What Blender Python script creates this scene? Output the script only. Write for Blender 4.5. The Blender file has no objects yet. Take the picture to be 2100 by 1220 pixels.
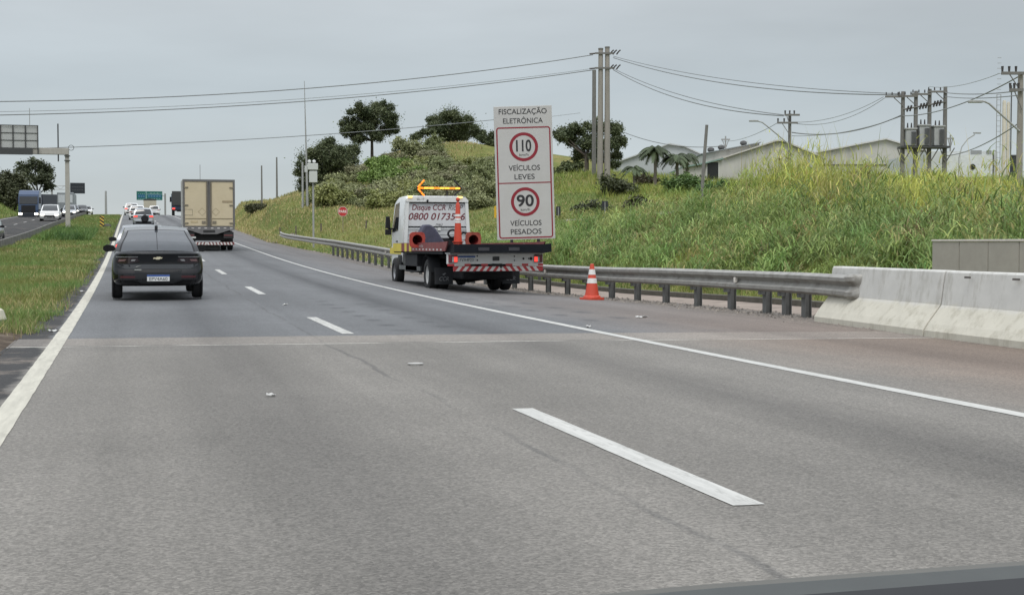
import bpy, bmesh, math, random
import numpy as np
from mathutils import Vector, Matrix
R = math.radians
rnd = random.Random(7)
C = bpy.context.scene.collection
SC = bpy.context.scene

# ------------------------------------------------------------------ camera, sky, sun, exposure
F, PSI, THE, EYE = 2800.0, R(15.66), R(2.29), 1.25
fwd = Vector((math.sin(PSI)*math.cos(THE), math.cos(PSI)*math.cos(THE), -math.sin(THE)))
rgt = Vector((math.cos(PSI), -math.sin(PSI), 0))
upv = rgt.cross(fwd)
CAM = Vector((0, 0, EYE))
cd = bpy.data.cameras.new('camera'); cd.sensor_width = 36; cd.lens = 48.0
cd.clip_start = 0.05; cd.clip_end = 6000
cam = bpy.data.objects.new('camera', cd); C.objects.link(cam)
cam.matrix_world = Matrix.Translation(CAM) @ Matrix((rgt, upv, -fwd)).transposed().to_4x4()
SC.camera = cam

SUN_EL, SUN_AZ = R(58), R(200)          # azimuth clockwise from +Y
w = bpy.data.worlds.new('World'); SC.world = w; w.use_nodes = True
nt = w.node_tree; nt.nodes.clear()
N = nt.nodes.new; L = nt.links.new
sky = N('ShaderNodeTexSky'); sky.sky_type = 'NISHITA'; sky.sun_disc = False
sky.sun_elevation = SUN_EL; sky.sun_rotation = SUN_AZ; sky.dust_density = 4
bgs = N('ShaderNodeBackground'); bgs.inputs[1].default_value = 0.05
tc = N('ShaderNodeTexCoord'); sep = N('ShaderNodeSeparateXYZ'); L(tc.outputs['Generated'], sep.inputs[0])
ramp = N('ShaderNodeValToRGB'); el = ramp.color_ramp.elements
el[0].position = 0.0; el[0].color = (0.500, 0.535, 0.530, 1)
el[1].position = 1.0; el[1].color = (1.30, 1.38, 1.48, 1)
for p, c in ((0.05, (0.462, 0.512, 0.530, 1)), (0.11, (0.420, 0.475, 0.508, 1)), (0.17, (0.44, 0.482, 0.512, 1)), (0.25, (0.52, 0.56, 0.59, 1)), (0.5, (0.95, 1.0, 1.06, 1))):
    e = el.new(p); e.color = c
L(sep.outputs['Z'], ramp.inputs[0])
mp = N('ShaderNodeMapping'); mp.inputs['Scale'].default_value = (1, 1, 4.5); mp.inputs['Rotation'].default_value = (0.05, 0.03, 0)
L(tc.outputs['Generated'], mp.inputs[0])
cn = N('ShaderNodeTexNoise'); cn.inputs['Scale'].default_value = 2.2; cn.inputs['Detail'].default_value = 5; cn.inputs['Roughness'].default_value = 0.52
L(mp.outputs[0], cn.inputs['Vector'])
cr_ = N('ShaderNodeMapRange'); cr_.inputs['From Min'].default_value = 0.3; cr_.inputs['From Max'].default_value = 0.7
cr_.inputs['To Min'].default_value = 0.88; cr_.inputs['To Max'].default_value = 1.12
L(cn.outputs['Fac'], cr_.inputs['Value'])
vm = N('ShaderNodeVectorMath'); vm.operation = 'SCALE'
L(ramp.outputs[0], vm.inputs[0]); L(cr_.outputs[0], vm.inputs['Scale'])
bgc = N('ShaderNodeBackground'); bgc.inputs[1].default_value = 0.965
L(vm.outputs[0], bgc.inputs[0]); L(sky.outputs[0], bgs.inputs[0])
mx = N('ShaderNodeMixShader'); mx.inputs[0].default_value = 0.96
L(bgs.outputs[0], mx.inputs[1]); L(bgc.outputs[0], mx.inputs[2])
wo = N('ShaderNodeOutputWorld'); L(mx.outputs[0], wo.inputs[0])

sd = bpy.data.lights.new('sun', 'SUN'); sd.energy = 1.1; sd.angle = R(25); sd.color = (1, 0.96, 0.9)
sun = bpy.data.objects.new('sun', sd); C.objects.link(sun)
sun.rotation_euler = Vector((-math.sin(SUN_AZ)*math.cos(SUN_EL), -math.cos(SUN_AZ)*math.cos(SUN_EL), -math.sin(SUN_EL))).to_track_quat('-Z', 'Y').to_euler()
SC.view_settings.view_transform = 'Standard'; SC.view_settings.look = 'None'
SC.view_settings.exposure = 0.38; SC.view_settings.gamma = 1.0
SC.cycles.max_bounces = 6; SC.cycles.transparent_max_bounces = 8

# ------------------------------------------------------------------ helpers
def W(px, py, D):
    px, py, D = float(px), float(py), float(D)
    return CAM + D*(fwd + ((px-1050)/F)*rgt + ((610-py)/F)*upv)
def XY(X, D):           # along-road distance for lateral X at depth D
    return (D - X*math.sin(PSI))/math.cos(PSI)
def lat(px, D):
    return W(px, 498, D).x

def tag(o, label, cat, group=None):
    o['label'] = label; o['category'] = cat
    if group: o['group'] = group
    return o
def struct(o): o['kind'] = 'structure'; return o
def stuff(o, label=None):
    o['kind'] = 'stuff'
    if label: o['label'] = label
    return o
def empty(name, loc=(0, 0, 0), rz=0.0, label=None, cat=None, group=None, rx=0, ry=0):
    o = bpy.data.objects.new(name, None); C.objects.link(o); o.empty_display_size = 0.3
    o.location = loc; o.rotation_euler = (rx, ry, rz)
    if label: tag(o, label, cat, group)
    return o
def kids(o): return [c for c in C.objects if c.parent == o]
def copy_tree(o, parent=None):
    c = o.copy(); C.objects.link(c); c.parent = parent
    for ch in list(o.children): copy_tree(ch, c)
    return c

class MB:
    def __init__(s): s.v = []; s.f = []
    def add(s, vs, fs):
        b = len(s.v); s.v += [tuple(v) for v in vs]; s.f += [tuple(b+i for i in f) for f in fs]; return s
    def box(s, c, d, rz=0.0, taper=None):
        x, y, z = d[0]/2, d[1]/2, d[2]/2; vs = []
        for k in (-1, 1):
            tx, ty = (taper if taper and k == 1 else (1, 1))
            for i, j in ((-1, -1), (1, -1), (1, 1), (-1, 1)):
                a, b = i*x*tx, j*y*ty
                vs.append((c[0]+a*math.cos(rz)-b*math.sin(rz), c[1]+a*math.sin(rz)+b*math.cos(rz), c[2]+k*z))
        return s.add(vs, [(3, 2, 1, 0), (4, 5, 6, 7), (0, 1, 5, 4), (1, 2, 6, 5), (2, 3, 7, 6), (3, 0, 4, 7)])
    def bx(s, x0, x1, y0, y1, z0, z1): return s.box(((x0+x1)/2, (y0+y1)/2, (z0+z1)/2), (x1-x0, y1-y0, z1-z0))
    def tube(s, pts, r, n=8, caps=True):
        pts = [Vector(p) for p in pts]; rs = r if isinstance(r, (list, tuple)) else [r]*len(pts)
        vs, fs = [], []; a = None
        for i, p in enumerate(pts):
            t = (pts[min(i+1, len(pts)-1)]-pts[max(i-1, 0)]).normalized()
            if a is None:
                a = t.cross(Vector((0, 0, 1)) if abs(t.z) < 0.9 else Vector((0, 1, 0))).normalized()
            else:
                a = (a - t*a.dot(t)).normalized()
            b = t.cross(a)
            for k in range(n):
                an = 2*math.pi*k/n; vs.append(p+rs[i]*(math.cos(an)*a+math.sin(an)*b))
        for i in range(len(pts)-1):
            for k in range(n):
                fs.append((i*n+k, i*n+(k+1) % n, (i+1)*n+(k+1) % n, (i+1)*n+k))
        if caps:
            fs.append(tuple(range(n-1, -1, -1))); fs.append(tuple((len(pts)-1)*n+k for k in range(n)))
        return s.add(vs, fs)
    def prism(s, poly, axis, a, b):      # poly in the two other axes (in order x,y,z without axis)
        n = len(poly); vs = []
        for t in (a, b):
            for (u, v) in poly:
                vs.append({'x': (t, u, v), 'y': (u, t, v), 'z': (u, v, t)}[axis])
        return s.add(vs, [tuple(range(n)), tuple(range(2*n-1, n-1, -1))]+[(i, i+n, (i+1) % n+n, (i+1) % n) for i in range(n)])
    def lathe(s, prof, n=20, axis='z', o=(0, 0, 0), closed=False):
        vs = []; m = len(prof)
        for k in range(n):
            an = 2*math.pi*k/n; c, q = math.cos(an), math.sin(an)
            for (r, h) in prof:
                p = {'z': (r*c, r*q, h), 'x': (h, r*c, r*q), 'y': (r*q, h, r*c)}[axis]
                vs.append((p[0]+o[0], p[1]+o[1], p[2]+o[2]))
        fs = []
        for k in range(n):
            k2 = (k+1) % n
            for i in range(m if closed else m-1):
                j = (i+1) % m
                fs.append((k*m+i, k2*m+i, k2*m+j, k*m+j))
        return s.add(vs, fs)
    def grid(s, P, closed_u=False):      # P[i][j]
        nu, nv = len(P), len(P[0]); vs = [p for r in P for p in r]; fs = []
        for i in range(nu if closed_u else nu-1):
            i2 = (i+1) % nu
            for j in range(nv-1):
                fs.append((i*nv+j, i2*nv+j, i2*nv+j+1, i*nv+j+1))
        return s.add(vs, fs)
    def build(s, name, m, parent=None, bevel=0, smooth=False, loc=None, fix=True):
        me = bpy.data.meshes.new(name); me.from_pydata(s.v, [], s.f)
        if fix:
            bm = bmesh.new(); bm.from_mesh(me)
            bmesh.ops.remove_doubles(bm, verts=bm.verts, dist=1e-5)
            bmesh.ops.recalc_face_normals(bm, faces=bm.faces); bm.to_mesh(me); bm.free()
        me.materials.append(m)
        o = bpy.data.objects.new(name, me); C.objects.link(o)
        if parent: o.parent = parent
        if loc is not None: o.location = loc
        if bevel:
            b = o.modifiers.new('bevel', 'BEVEL'); b.width = bevel; b.segments = 2; b.limit_method = 'ANGLE'; b.angle_limit = R(40)
        if smooth:
            for p in me.polygons: p.use_smooth = True
            try: me.set_sharp_from_angle(angle=R(38))
            except Exception: pass
        return o

def np_mesh(name, V, faces_list, mat, cols=None, parent=None, smooth=False):
    me = bpy.data.meshes.new(name)
    V = np.asarray(V, dtype=np.float32).reshape(-1, 3)
    li = np.concatenate([f.reshape(-1) for f in faces_list]).astype(np.int32)
    tot = np.concatenate([np.full(len(f), f.shape[1], dtype=np.int32) for f in faces_list])
    st = np.concatenate([[0], np.cumsum(tot)[:-1]]).astype(np.int32)
    me.vertices.add(len(V)); me.vertices.foreach_set('co', V.ravel())
    me.loops.add(len(li)); me.loops.foreach_set('vertex_index', li)
    me.polygons.add(len(tot)); me.polygons.foreach_set('loop_start', st); me.polygons.foreach_set('loop_total', tot)
    if smooth: me.polygons.foreach_set('use_smooth', np.ones(len(tot), dtype=bool))
    me.update(calc_edges=True)
    if cols is not None:
        a = me.color_attributes.new('tint', 'FLOAT_COLOR', 'POINT')
        c4 = np.ones((len(V), 4), dtype=np.float32); c4[:, :3] = cols
        a.data.foreach_set('color', c4.ravel())
    me.materials.append(mat)
    o = bpy.data.objects.new(name, me); C.objects.link(o)
    if parent: o.parent = parent
    return o

_m = {}
def mat(name, col, rough=0.6, metal=0.0, var=0.12, scale=6.0, bump=0.0, spec=0.5, coat=0.0, stretch=(1, 1, 1), emit=0, dirt=None):
    if name in _m: return _m[name]
    m = bpy.data.materials.new(name); m.use_nodes = True; t = m.node_tree; b = t.nodes['Principled BSDF']
    b.inputs['Roughness'].default_value = rough; b.inputs['Metallic'].default_value = metal
    b.inputs['Specular IOR Level'].default_value = spec; b.inputs['Coat Weight'].default_value = coat; b.inputs['Coat Roughness'].default_value = 0.05
    if emit:
        b.inputs['Emission Color'].default_value = (*col, 1); b.inputs['Emission Strength'].default_value = emit
    tcn = t.nodes.new('ShaderNodeTexCoord'); mpn = t.nodes.new('ShaderNodeMapping'); mpn.inputs['Scale'].default_value = stretch
    t.links.new(tcn.outputs['Object'], mpn.inputs[0])
    n = t.nodes.new('ShaderNodeTexNoise'); n.inputs['Scale'].default_value = scale; n.inputs['Detail'].default_value = 6; n.inputs['Roughness'].default_value = 0.65
    t.links.new(mpn.outputs[0], n.inputs['Vector'])
    r = t.nodes.new('ShaderNodeValToRGB'); e = r.color_ramp.elements
    e[0].position = 0.3; e[1].position = 0.7
    e[0].color = (*[c*(1-var) for c in col], 1); e[1].color = (*[min(1, c*(1+var)) for c in col], 1)
    t.links.new(n.outputs['Fac'], r.inputs[0]); out = r.outputs[0]
    if dirt:
        n2 = t.nodes.new('ShaderNodeTexNoise'); n2.inputs['Scale'].default_value = dirt[1]; n2.inputs['Detail'].default_value = 8; n2.inputs['Roughness'].default_value = 0.7
        mp2 = t.nodes.new('ShaderNodeMapping'); mp2.inputs['Scale'].default_value = dirt[4] if len(dirt) > 4 else (1, 1, 1)
        t.links.new(tcn.outputs['Object'], mp2.inputs[0]); t.links.new(mp2.outputs[0], n2.inputs['Vector'])
        r2 = t.nodes.new('ShaderNodeValToRGB'); r2.color_ramp.elements[0].position = dirt[2]; r2.color_ramp.elements[1].position = dirt[3]
        t.links.new(n2.outputs['Fac'], r2.inputs[0])
        mm = t.nodes.new('ShaderNodeMix'); mm.data_type = 'RGBA'; t.links.new(r2.outputs[0], mm.inputs[0]); t.links.new(out, mm.inputs[6])
        mm.inputs[7].default_value = (*dirt[0], 1); out = mm.outputs[2]
    t.links.new(out, b.inputs['Base Color'])
    if bump:
        bn = t.nodes.new('ShaderNodeBump'); bn.inputs['Strength'].default_value = bump; bn.inputs['Distance'].default_value = 0.02
        t.links.new(n.outputs['Fac'], bn.inputs['Height']); t.links.new(bn.outputs[0], b.inputs['Normal'])
    _m[name] = m; return m
def tint_mat(name, rough=0.65, trans=0.3, spec=0.25):
    if name in _m: return _m[name]
    m = bpy.data.materials.new(name); m.use_nodes = True; t = m.node_tree; b = t.nodes['Principled BSDF']
    at = t.nodes.new('ShaderNodeAttribute'); at.attribute_name = 'tint'
    b.inputs['Roughness'].default_value = rough; b.inputs['Specular IOR Level'].default_value = spec
    t.links.new(at.outputs['Color'], b.inputs['Base Color'])
    tr = t.nodes.new('ShaderNodeBsdfTranslucent'); t.links.new(at.outputs['Color'], tr.inputs[0])
    mxs = t.nodes.new('ShaderNodeMixShader'); mxs.inputs[0].default_value = trans
    t.links.new(b.outputs[0], mxs.inputs[1]); t.links.new(tr.outputs[0], mxs.inputs[2])
    t.links.new(mxs.outputs[0], t.nodes['Material Output'].inputs[0])
    _m[name] = m; return m
def glow(name, col, s):
    return mat(name, col, 0.4, emit=s, var=0.0)

def text(s, name, m, parent, pos, cap, width=None, rz=0.0, shear=0.0, bold=0.0, thick=0.004, face='-y', tilt=0.0):
    cu = bpy.data.curves.new(name, 'FONT'); cu.body = s; cu.align_x = 'CENTER'; cu.size = 1.0; cu.shear = shear; cu.offset = bold; cu.extrude = 0.0
    tmp = bpy.data.objects.new('tmp_text', cu); C.objects.link(tmp)
    bpy.context.view_layer.update()
    me = bpy.data.meshes.new_from_object(tmp.evaluated_get(bpy.context.evaluated_depsgraph_get()))
    bpy.data.objects.remove(tmp); bpy.data.curves.remove(cu)
    co = np.zeros(len(me.vertices)*3, dtype=np.float32); me.vertices.foreach_get('co', co); co = co.reshape(-1, 3)
    sc = cap/0.69                                   # cap height of the built-in face
    wx = co[:, 0].max()-co[:, 0].min(); mid = (co[:, 0].max()+co[:, 0].min())/2
    sx = (width/wx) if width else sc
    x = (co[:, 0]-mid)*sx; z = co[:, 1]*sc
    out = np.stack([x, np.zeros_like(x), z], 1)
    me.vertices.foreach_set('co', out.astype(np.float32).ravel()); me.update()
    me.materials.clear(); me.materials.append(m); me.name = name
    o = bpy.data.objects.new(name, me); C.objects.link(o); o.parent = parent
    o.location = pos; o.rotation_euler = (tilt, 0, rz)
    return o

# ------------------------------------------------------------------ terrain
KY = [-60, 0, 18, 30, 42, 55, 68, 84, 100, 118, 145, 168, 200, 222, 240, 265, 300, 350, 450, 700, 3000]
KZ = [0, 0, .02, .10, .27, .52, .86, 1.3, 1.8, 2.45, 3.3, 4.05, 5.05, 5.65, 5.95, 6.0, 5.5, 3.9, 0, -10, -40]
_ty = np.arange(-60, 3000, 1.0); _tz = np.interp(_ty, KY, KZ)
_k = np.exp(-0.5*(np.arange(-15, 16)/5.0)**2); _k /= _k.sum()
_tz = np.convolve(np.pad(_tz, 15, mode='edge'), _k, 'valid')
def prof(Y): return np.interp(Y, _ty, _tz)
def road(X, Y):
    A = np.interp(Y, [0, 20, 27, 35, 45, 60, 75, 90, 110, 140, 200], [0, .03, .12, .28, .40, .48, .52, .65, .85, .7, .3])
    return prof(Y) - A*np.clip((np.asarray(X, dtype=float)-5.6)/5, 0, 1.1)
ctl = []
for (px, py, D) in [
    (575, 486, 112), (643, 490, 92), (720, 505, 78), (750, 470, 105), (850, 470, 95), (600, 447, 122), (703, 452, 118), (800, 442, 116), (900, 455, 105),
    (520, 440, 140), (490, 417, 185), (560, 410, 172), (600, 412, 165), (625, 426, 132), (700, 420, 130), (800, 425, 124), (900, 425, 116), (1000, 435, 105),
    (640, 392, 146), (700, 372, 150), (760, 335, 156), (820, 312, 160), (870, 300, 162), (930, 296, 162), (990, 303, 160), (1020, 330, 158),
    (760, 385, 138), (860, 360, 140), (950, 360, 138), (1010, 385, 130), (850, 345, 185), (950, 345, 190), (700, 390, 185),
    (1150, 365, 118), (1240, 368, 112), (1300, 388, 110), (1380, 392, 105), (1450, 392, 100), (1100, 400, 112), (1150, 400, 95), (1240, 405, 90), (1330, 410, 88),
    (1150, 455, 74), (1240, 449, 74), (1330, 444, 74), (1420, 435, 72), (1150, 475, 62), (1250, 478, 60), (1350, 470, 58), (1450, 455, 55), (1500, 430, 56),
    (1130, 520, 50), (1250, 522, 46), (1350, 525, 42), (1430, 520, 39),
    (1520, 405, 47), (1600, 398, 45), (1700, 402, 44), (1800, 412, 43), (1900, 424, 42), (2000, 432, 42), (2100, 436, 42), (2250, 440, 42),
    (1500, 470, 42), (1600, 455, 40), (1750, 462, 38), (1900, 470, 36), (2100, 480, 34), (2250, 480, 34),
    (1500, 535, 36), (1620, 540, 32.5), (1750, 545, 29.5), (1900, 560, 26), (2100, 575, 23.5),
    (1600, 400, 60), (1800, 400, 62), (2000, 405, 62), (2250, 400, 64), (1500, 400, 72), (1500, 385, 130), (1700, 380, 130), (2000, 385, 130), (2300, 385, 130),
    (1300, 370, 200), (1700, 370, 220), (2200, 375, 220)]:
    p = W(px, py, D); ctl.append((p.x, p.y, p.z))
for Y in list(range(0, 110, 10))+list(range(120, 330, 20)):
    for X in (11.2, 13.0): ctl.append((X, Y, float(road(11.2, Y))+(0.0 if X < 12 else 0.05)))
for (X, Y, z) in [(30, -10, 2.5), (60, -20, 4), (80, 40, 5), (150, 100, 7), (60, 330, 6), (150, 300, 8), (250, 250, 8), (250, 50, 7), (30, 400, 3)]: ctl.append((X, Y, z))
ctl = np.array(ctl)
def _phi(r2): return np.where(r2 > 0, 0.5*r2*np.log(np.maximum(r2, 1e-9)), 0.0)
_s = 20.0; _P = ctl[:, :2]/_s; n_ = len(ctl)
_A = np.zeros((n_+3, n_+3)); d2 = ((_P[:, None]-_P[None])**2).sum(-1)
_A[:n_, :n_] = _phi(d2)+np.eye(n_)*0.004; _A[:n_, n_] = 1; _A[:n_, n_+1:] = _P; _A[n_, :n_] = 1; _A[n_+1:, :n_] = _P.T
_w = np.linalg.solve(_A, np.concatenate([ctl[:, 2], np.zeros(3)]))
def rbf(X, Y):
    q = np.stack([np.ravel(X), np.ravel(Y)], 1)/_s; out = np.zeros(len(q))
    for i in range(0, len(q), 20000):
        c = q[i:i+20000]; out[i:i+20000] = _phi(((c[:, None]-_P[None])**2).sum(-1)) @ _w[:n_] + _w[n_] + c @ _w[n_+1:]
    return out.reshape(np.shape(X))
def vnoise(x, y, s, seed=0):
    r_ = np.random.RandomState(seed); v = np.zeros_like(np.asarray(x, dtype=float)); a = 1.0; tot = 0
    for k in range(5):
        for j in range(3):
            th = r_.uniform(0, 2*math.pi); ph = r_.uniform(0, 6.28); f = (1.9**k)/s*r_.uniform(0.7, 1.3)
            v = v+a*np.sin((x*math.cos(th)+y*math.sin(th))*f*2*math.pi+ph)
        tot += a*1.7; a *= 0.6
    return np.clip(v/tot, -1, 1)
def G(X, Y):
    X = np.asarray(X, dtype=float); Y = np.asarray(Y, dtype=float); X, Y = np.broadcast_arrays(X, Y)
    r = road(np.minimum(X, 11.2), Y)
    fade = np.clip((330-Y)/80, 0, 1)*np.clip((300-X)/80, 0, 1)
    t = np.clip((X-13.1)/1.6, 0, 1)
    rb = -0.25*np.clip((X-16)/4, 0, 1)*np.clip((60-Y)/15, 0, 1)*0+np.clip(rbf(np.clip(X, 13.0, 300), np.clip(Y, -20, 400)), -2, 26)
    z = r*(1-t)+t*(fade*rb+(1-fade)*np.minimum(rb, r+2))
    z = z+0.42*vnoise(X, Y, 3.4, 91)*np.clip((X-14.6)/2, 0, 1)*np.clip((34-X)/3, 0, 1)*np.clip((Y-14)/3, 0, 1)*np.clip((56-Y)/6, 0, 1)
    lb = np.clip((-14.0-X)/7, 0, 1); lb = lb*lb*(3-2*lb)
    z = z+lb*3.2*np.clip((Y-40)/60, 0.25, 1)
    return z
def g(X, Y): return float(G(np.array([X]), np.array([Y]))[0])
def hit(px, py, d0=8, d1=320):
    Ds = np.linspace(d0, d1, 1600); P = np.array([W(px, py, d) for d in Ds])
    h = P[:, 2]-G(P[:, 0], P[:, 1]); i = np.argmax(h < 0)
    return Vector(P[i]) if h.min() < 0 else Vector(P[-1])

def sheet(name, Xs, Ys, m, off, zf=None):
    X, Y = np.meshgrid(np.asarray(Xs, float), np.asarray(Ys, float)); Z = (zf or G)(X, Y)+off
    V = np.stack([X, Y, Z], -1).reshape(-1, 3); ny, nx = X.shape
    i = np.arange(ny-1)[:, None]*nx+np.arange(nx-1)[None]; i = i.ravel()
    return np_mesh(name, V, [np.stack([i, i+1, i+nx+1, i+nx], 1)], m, smooth=True)
def ribbon(name, left, right, m, off, zf=None):
    Lf, Rt = np.array(left, float), np.array(right, float); V = []
    for a, b in zip(Lf, Rt):
        for t in np.linspace(0, 1, 5):
            q = a*(1-t)+b*t; V.append((q[0], q[1], float((zf or G)(np.array([q[0]]), np.array([q[1]]))[0])+off))
    n = len(Lf); i = (np.arange(n-1)[:, None]*5+np.arange(4)[None]).ravel()
    return np_mesh(name, V, [np.stack([i, i+1, i+6, i+5], 1)], m, smooth=True)

# ground material: patchy grass and soil, world coordinates
def ground_mat():
    m = bpy.data.materials.new('grassland'); m.use_nodes = True; t = m.node_tree; b = t.nodes['Principled BSDF']; b.inputs['Roughness'].default_value = 0.95; b.inputs['Specular IOR Level'].default_value = 0.1
    geo = t.nodes.new('ShaderNodeNewGeometry'); pos = geo.outputs['Position']
    def noise(s, d=6, ro=0.6):
        n = t.nodes.new('ShaderNodeTexNoise'); n.inputs['Scale'].default_value = s; n.inputs['Detail'].default_value = d; n.inputs['Roughness'].default_value = ro; t.links.new(pos, n.inputs['Vector']); return n.outputs['Fac']
    def rampn(f, stops):
        r = t.nodes.new('ShaderNodeValToRGB'); e = r.color_ramp.elements
        e[0].position, e[0].color = stops[0][0], (*stops[0][1], 1); e[1].position, e[1].color = stops[-1][0], (*stops[-1][1], 1)
        for p, c in stops[1:-1]: q = e.new(p); q.color = (*c, 1)
        t.links.new(f, r.inputs[0]); return r.outputs[0]
    a = rampn(noise(0.13, 8, 0.65), [(0.3, (0.09, 0.13, 0.04)), (0.5, (0.16, 0.18, 0.055)), (0.68, (0.26, 0.225, 0.09))])
    f = rampn(noise(3.0, 8, 0.7), [(0.25, (0.45, 0.45, 0.45)), (0.75, (1.25, 1.25, 1.25))])
    mm = t.nodes.new('ShaderNodeMix'); mm.data_type = 'RGBA'; mm.blend_type = 'MULTIPLY'; mm.inputs[0].default_value = 1
    t.links.new(a, mm.inputs[6]); t.links.new(f, mm.inputs[7])
    # bare soil near the bridge joint (near and left)
    sp = t.nodes.new('ShaderNodeSeparateXYZ'); t.links.new(pos, sp.inputs[0])
    ad = t.nodes.new('ShaderNodeMath'); ad.operation = 'MULTIPLY_ADD'; ad.inputs[1].default_value = 4.0; t.links.new(noise(0.9, 5), ad.inputs[0]); t.links.new(sp.outputs['Y'], ad.inputs[2])
    mr = t.nodes.new('ShaderNodeMapRange'); mr.inputs['From Min'].default_value = 20.6; mr.inputs['From Max'].default_value = 22.6; t.links.new(ad.outputs[0], mr.inputs['Value'])
    soil = rampn(noise(2.3, 8, 0.75), [(0.33, (0.05, 0.042, 0.036)), (0.5, (0.11, 0.085, 0.065)), (0.66, (0.20, 0.165, 0.13))])
    m2 = t.nodes.new('ShaderNodeMix'); m2.data_type = 'RGBA'; t.links.new(mr.outputs[0], m2.inputs[0]); t.links.new(soil, m2.inputs[6]); t.links.new(mm.outputs[2], m2.inputs[7])
    t.links.new(m2.outputs[2], b.inputs['Base Color'])
    bn = t.nodes.new('ShaderNodeBump'); bn.inputs['Strength'].default_value = 0.7; bn.inputs['Distance'].default_value = 0.15
    t.links.new(noise(5.0, 8, 0.7), bn.inputs['Height']); t.links.new(bn.outputs[0], b.inputs['Normal'])
    return m
def asphalt_mat(name, worn=True):
    m = bpy.data.materials.new(name); m.use_nodes = True; t = m.node_tree; b = t.nodes['Principled BSDF']; b.inputs['Roughness'].default_value = 0.8; b.inputs['Specular IOR Level'].default_value = 0.35
    geo = t.nodes.new('ShaderNodeNewGeometry'); pos = geo.outputs['Position']
    sp = t.nodes.new('ShaderNodeSeparateXYZ'); t.links.new(pos, sp.inputs[0]); X, Y = sp.outputs['X'], sp.outputs['Y']
    def M(op, a, c=None, d=None):
        n = t.nodes.new('ShaderNodeMath'); n.operation = op
        for i, v in enumerate((a, c, d)):
            if v is None: continue
            if isinstance(v, (int, float)): n.inputs[i].default_value = v
            else: t.links.new(v, n.inputs[i])
        return n.outputs[0]
    def noise(s, d=6, ro=0.6, sc=(1, 1, 1)):
        mpn = t.nodes.new('ShaderNodeMapping'); mpn.inputs['Scale'].default_value = sc; t.links.new(pos, mpn.inputs[0])
        n = t.nodes.new('ShaderNodeTexNoise'); n.inputs['Scale'].default_value = s; n.inputs['Detail'].default_value = d; n.inputs['Roughness'].default_value = ro; t.links.new(mpn.outputs[0], n.inputs['Vector']); return n.outputs['Fac']
    def mr(v, a, c, lo=0.0, hi=1.0):
        n = t.nodes.new('ShaderNodeMapRange'); n.inputs['From Min'].default_value = a; n.inputs['From Max'].default_value = c; n.inputs['To Min'].default_value = lo; n.inputs['To Max'].default_value = hi; t.links.new(v, n.inputs['Value']); return n.outputs[0]
    def mix(f, a, c, mode='MIX'):
        n = t.nodes.new('ShaderNodeMix'); n.data_type = 'RGBA'; n.blend_type = mode
        if isinstance(f, (int, float)): n.inputs[0].default_value = f
        else: t.links.new(f, n.inputs[0])
        for k, v in ((6, a), (7, c)):
            if isinstance(v, tuple): n.inputs[k].default_value = (*v, 1)
            else: t.links.new(v, n.inputs[k])
        return n.outputs[2]
    dark = (0.123, 0.126, 0.130); light = (0.168, 0.157, 0.141)
    if not worn: dark = light = (0.16, 0.162, 0.165)
    yy = M('ADD', Y, M('MULTIPLY', X, 0.1)); yy = M('ADD', yy, M('MULTIPLY', noise(1.5, 4), 0.12))
    col = mix(mr(M('ADD', yy, M('MULTIPLY', noise(4.0, 5, .7), 0.16)), 18.04, 18.20), light, dark)
    # dusty shoulder before the joint and towards the barrier
    sh = M('MULTIPLY', mr(M('ADD', X, M('MULTIPLY', noise(0.5, 6, 0.7), 1.6)), 7.0, 9.2), mr(Y, 14, 30, 1.0, 0.25))
    col = mix(M('MULTIPLY', sh, 0.85), col, (0.190, 0.143, 0.112))
    gr = M('MULTIPLY', mr(M('ADD', X, M('MULTIPLY', noise(1.4, 8, 0.75), 1.2)), 10.4, 10.9), 0.75)
    col = mix(gr, col, mix(mr(noise(14, 4, 0.7), 0.4, 0.6), (0.07, 0.064, 0.058), (0.24, 0.205, 0.175)))
    le = mr(M('ADD', X, M('MULTIPLY', noise(1.1, 6, 0.7), 0.4)), -0.80, -0.70)      # dirty left edge
    col = mix(M('SUBTRACT', 1.0, le), col, mix(mr(noise(0.9, 8, 0.75), 0.52, 0.66), (0.026, 0.025, 0.025), (0.125, 0.105, 0.088)))
    # wheel tracks and oil streak in each lane
    for c_, wd, am in ((1.05, 0.85, 0.72), (4.68, 0.60, 0.52), (8.6, 0.9, 0.86)):
        xx = M('ABSOLUTE', M('SUBTRACT', M('ADD', X, M('MULTIPLY', noise(0.22, 3), 0.35)), c_+0.17))
        s = M('MULTIPLY', mr(xx, 0.0, wd, 1.0, 0.0), mr(noise(0.5, 5, 0.6, (1, 0.10, 1)), 0.25, 0.62, 0.55, 1.0))
        col = mix(s, col, mix(1.0, col, (am, am, am+.01), 'MULTIPLY'))
    for c_, ph, y0_, y1_, fq in ((3.62, 0.0, 17.5, 30.0, 5.2), (4.32, 1.3, 17.0, 29.0, 5.6), (6.9, 0.7, 18.5, 31.0, 4.1), (7.6, 2.1, 18.5, 30.0, 3.6)):
        xx = M('ABSOLUTE', M('SUBTRACT', M('ADD', X, M('MULTIPLY', noise(0.8, 4), 0.25)), c_+.12)); s = mr(xx, 0.07, 0.17, 1.0, 0.0)
        s = M('MULTIPLY', s, mr(M('ADD', M('SINE', M('MULTIPLY_ADD', Y, fq, ph)), M('MULTIPLY_ADD', noise(2.6, 5, 0.7), 2.2, -1.1)), 0.15, 0.75))
        s = M('MULTIPLY', s, M('MULTIPLY', mr(Y, y0_, y0_+1.5), mr(Y, y1_-4, y1_, 0.8, 0.0)))
        col = mix(M('MULTIPLY', s, 0.75), col, (0.062, 0.063, 0.066))
    spk = M('MULTIPLY', mr(noise(9.0, 7, 0.8), 0.66, 0.72), 0.55); col = mix(spk, col, (0.07, 0.068, 0.064))
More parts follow.
